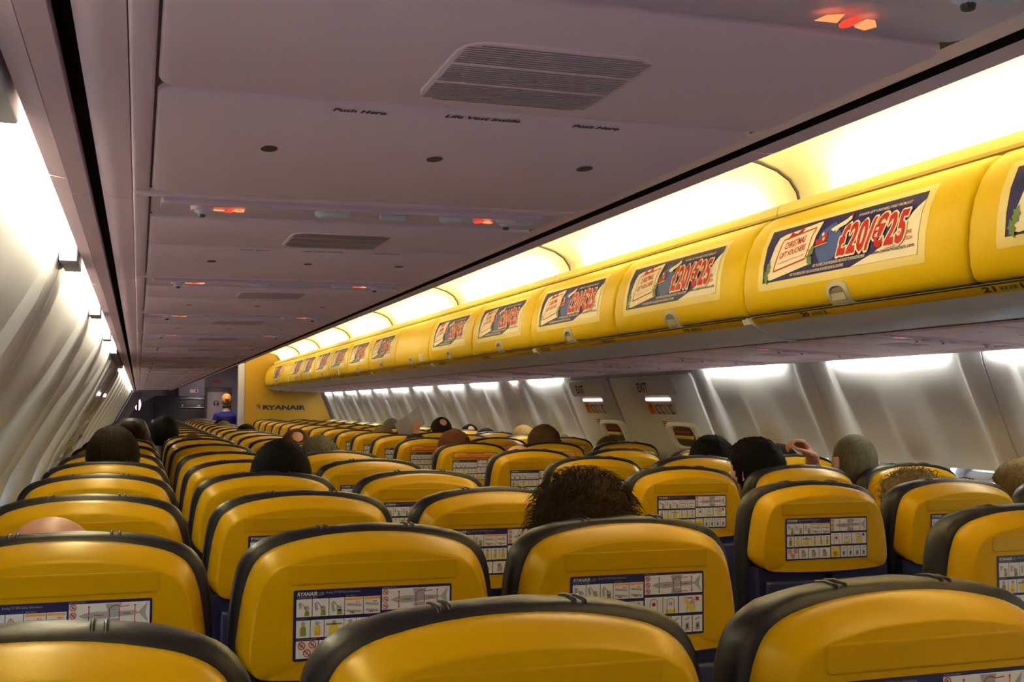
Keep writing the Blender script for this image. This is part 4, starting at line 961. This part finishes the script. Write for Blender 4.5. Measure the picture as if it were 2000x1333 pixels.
# x, y, crown height, label, hair, material, garment colour ...
PP = [
 (-.085, 4.262, -.085, 'person with short dark brown hair in the left window seat, fifth row away', 'thick', H_DBR, (.03, .03, .04), {}),
 (-.135, 1.976, -.178, 'bald person in the left window seat of the second row, only the scalp showing', 'ring', H_DBR, (.05, .05, .06), dict(skin=SKIN, hs=1.12)),
 (.434, 3.500, -.114, 'person with short black hair in the left middle seat, fourth row away', 'thick', H_BLK, (.02, .02, .03), dict(skin=SKIN3)),
 (.796, 5.024, -.143, 'person with grey-brown hair in the left aisle seat, sixth row away', 'thick', H_GRY, (.10, .09, .09), {}),
 (.825, 6.014, -.128, 'balding person with brown hair in the left aisle seat, seventh row away', 'spot', H_BR, (.06, .06, .08), dict(skin=SKIN)),
 (.858, 9.289, -.163, 'small dark-haired head in the left aisle seat, eleventh row away', 'thick', H_BLK, (.03, .03, .03), {}),
 (.840, 11.575, -.161, 'fair grey-haired head in the left aisle seat, fourteenth row away', 'short', H_GRY, (.10, .10, .10), {}),
 (.879, 12.337, -.150, 'dark-haired head in the left aisle seat, fifteenth row away, behind a fair head', 'thick', H_BLK, (.03, .03, .03), {}),
 (.173, 7.765, -.084, 'dark-haired person leaning into the gap beside the left window seats', 'thick', H_BLK, (.02, .02, .03), dict(lean=-.17, skin=SKIN3)),
 (-.043, 7.003, -.108, 'person with dark brown hair in the left window seat, eighth row away', 'thick', H_DBR, (.03, .03, .03), {}),
 (.322, 7.003, -.177, 'low brown-haired head in the left middle seat, eighth row away', 'short', H_BR, (.05, .04, .03), {}),
 (1.856, 8.527, -.162, 'person with long blonde hair in the right aisle seat, tenth row away', 'long', H_DBL, (.10, .08, .07), dict(hs=1.04)),
 (1.745, 7.003, -.190, 'brown-haired head barely above the right aisle seat of the eighth row', 'thick', H_DBR, (.04, .03, .03), {}),
 (2.271, 10.051, -.113, 'person with short grey-brown hair in the right middle seat, twelfth row away', 'short', H_GRY, (.05, .05, .05), {}),
 (2.340, 8.527, -.087, 'balding dark-haired person holding up an open newspaper in the right block', 'spot', H_DBR, (.05, .05, .05), dict(skin=SKIN, news=True)),
 (2.811, 9.289, -.158, 'person with a bald spot by the right wall, eleventh row away', 'spot', H_BLK, (.03, .03, .03), dict(skin=SKIN)),
 (2.722, 8.527, -.183, 'black-haired head by the right wall, tenth row away', 'thick', H_BLK, (.03, .03, .03), {}),
 (1.731, 6.014, -.141, 'person with reddish brown spiky hair in the right aisle seat, seventh row away', 'spiky', hair_mat('reddish brown hair', (.10, .035, .015)), (.05, .03, .03), {}),
 (2.782, 7.765, -.143, 'person with straight blonde hair by the right wall, ninth row away', 'long', H_BLD, (.12, .10, .09), {}),
 (2.284, 6.014, -.111, 'large brown-haired head in the right middle seat, seventh row away', 'thick', H_BR, (.05, .04, .04), dict(hs=1.06)),
 (2.786, 7.003, -.193, 'blonde head low by the right wall, eighth row away', 'long', H_BLD, (.12, .10, .09), {}),
 (2.700, 6.014, -.167, 'person with a shaven brown scalp beside the farther right exit', 'shaved', H_BR, (.06, .05, .05), dict(skin=SKIN)),
 (1.774, 5.024, -.178, 'person with a pale bald scalp in the right aisle seat, sixth row away', 'bald', H_GRY, (.10, .10, .10), dict(skin=SKIN)),
 (2.416, 4.262, -.131, 'person with tousled black hair in the right middle seat, fifth row away', 'spiky', H_BLK, (.03, .01, .01), dict(skin=SKIN3, hs=1.06)),
 (2.167, 3.500, -.117, 'person with spiky black hair, ear showing, in the right middle seat, fourth row', 'spiky', H_BLK, (.01, .01, .012), dict(skin=SKIN, hs=1.06, lean=-.10, turn=.35)),
 (2.759, 4.262, -.167, 'dark brown head by the right wall, fifth row away', 'thick', H_DBR, (.04, .03, .03), {}),
 (2.600, 3.500, -.090, 'man with cropped grey hair raising his left hand by the right wall', 'shaved', H_GRY, (.55, .50, .38), dict(skin=SKIN, raised=True, lean=-.10, turn=-.12, tilt=.10, hs=1.02)),
 (2.253, 2.738, -.190, 'person with curly brown hair falling beside the right middle seat, third row', 'curly', H_DBL, (.05, .04, .03), dict(hs=1.05)),
 (2.690, 2.738, -.161, 'person with swept blonde-brown hair at the right edge of the photo', 'long', H_DBL, (.02, .02, .02), dict(skin=SKIN, hs=1.04, turn=.3)),
 (.834, 1.976, -.137, 'person with big frizzy brown hair in the left aisle seat, second row', 'frizz', H_FRZ, (.04, .03, .03), dict(hs=1.0)),
]
for (x, y, zt, lab, hr, hm, cl, kw) in PP:
    kw = dict(kw); raised = kw.pop('raised', False); news = kw.pop('news', False)
    if raised:   # forearm goes up and to the left, fist of loosely curled fingers
        kw['arms'] = {-1: ((-.045, .20, 1.045), (-.095, .13, 1.168), (-.68, .05, .72), (-.5, 0, -.8), .85, 1)}; kw['vox'] = .006
    if news: kw['arms'] = {-1: ((-.24, .12, .96), (-.13, .32, 1.13), (.1, .1, 1), (.2, 1, 0), .8, 1)}
    if 'lean' not in kw:
        c0 = min(COLX, key=lambda c: abs(c-(x-CX))); kw['lean'] = max(-.12, min(.12, x-CX-c0))
    person(x-CX, y, CZ+zt, lab, hr, hm, cl, **kw)
# newspaper
mb = MB(); M_NEWS = mat('newsprint', (.42, .41, .36), .8, nscale=120, namt=.3)
for sgn in (-1, 1):
    mb.loft([[(sgn*(.0+.13*t), .03*math.sin(t*2.2)-h, z+.02*t*sgn) for t in (0, .25, .5, .75, 1)]+[(sgn*(.0+.13*t), .03*math.sin(t*2.2)+.002-h, z+.02*t*sgn) for t in (1, .75, .5, .25, 0)] for z, h in ((-.085, 0), (.0, .01), (.085, .0))], M_NEWS)
nw = link('newspaper', mb.mesh('newspaper'), None, (2.17-CX, 8.86, 1.205)); nw.rotation_euler = (.2, -.45, .15)
tag(nw, 'open grey-white newspaper held up above the right-hand seats', 'newspaper')
# cabin crew member at the front
fa = person(1.515-CX, 20.3, 1.565, 'person in a dark blue jacket with pinned-up ginger hair standing in the front aisle', 'bun', H_RED, (.012, .012, .16), skin=SKIN2, stand=True, trousers=(.012, .012, .10), vox=.012)
mb = MB(); mb.tube([(.05*math.cos(a)*1.25, .045*math.sin(a)*1.3-.012, 1.565-.235+.006*math.sin(3*a)) for a in [2*PI*k/16 for k in range(17)]], .016, mat('dark scarf', (.012, .01, .02), .8), 8); link('scarf', mb.mesh('scarf'), fa)
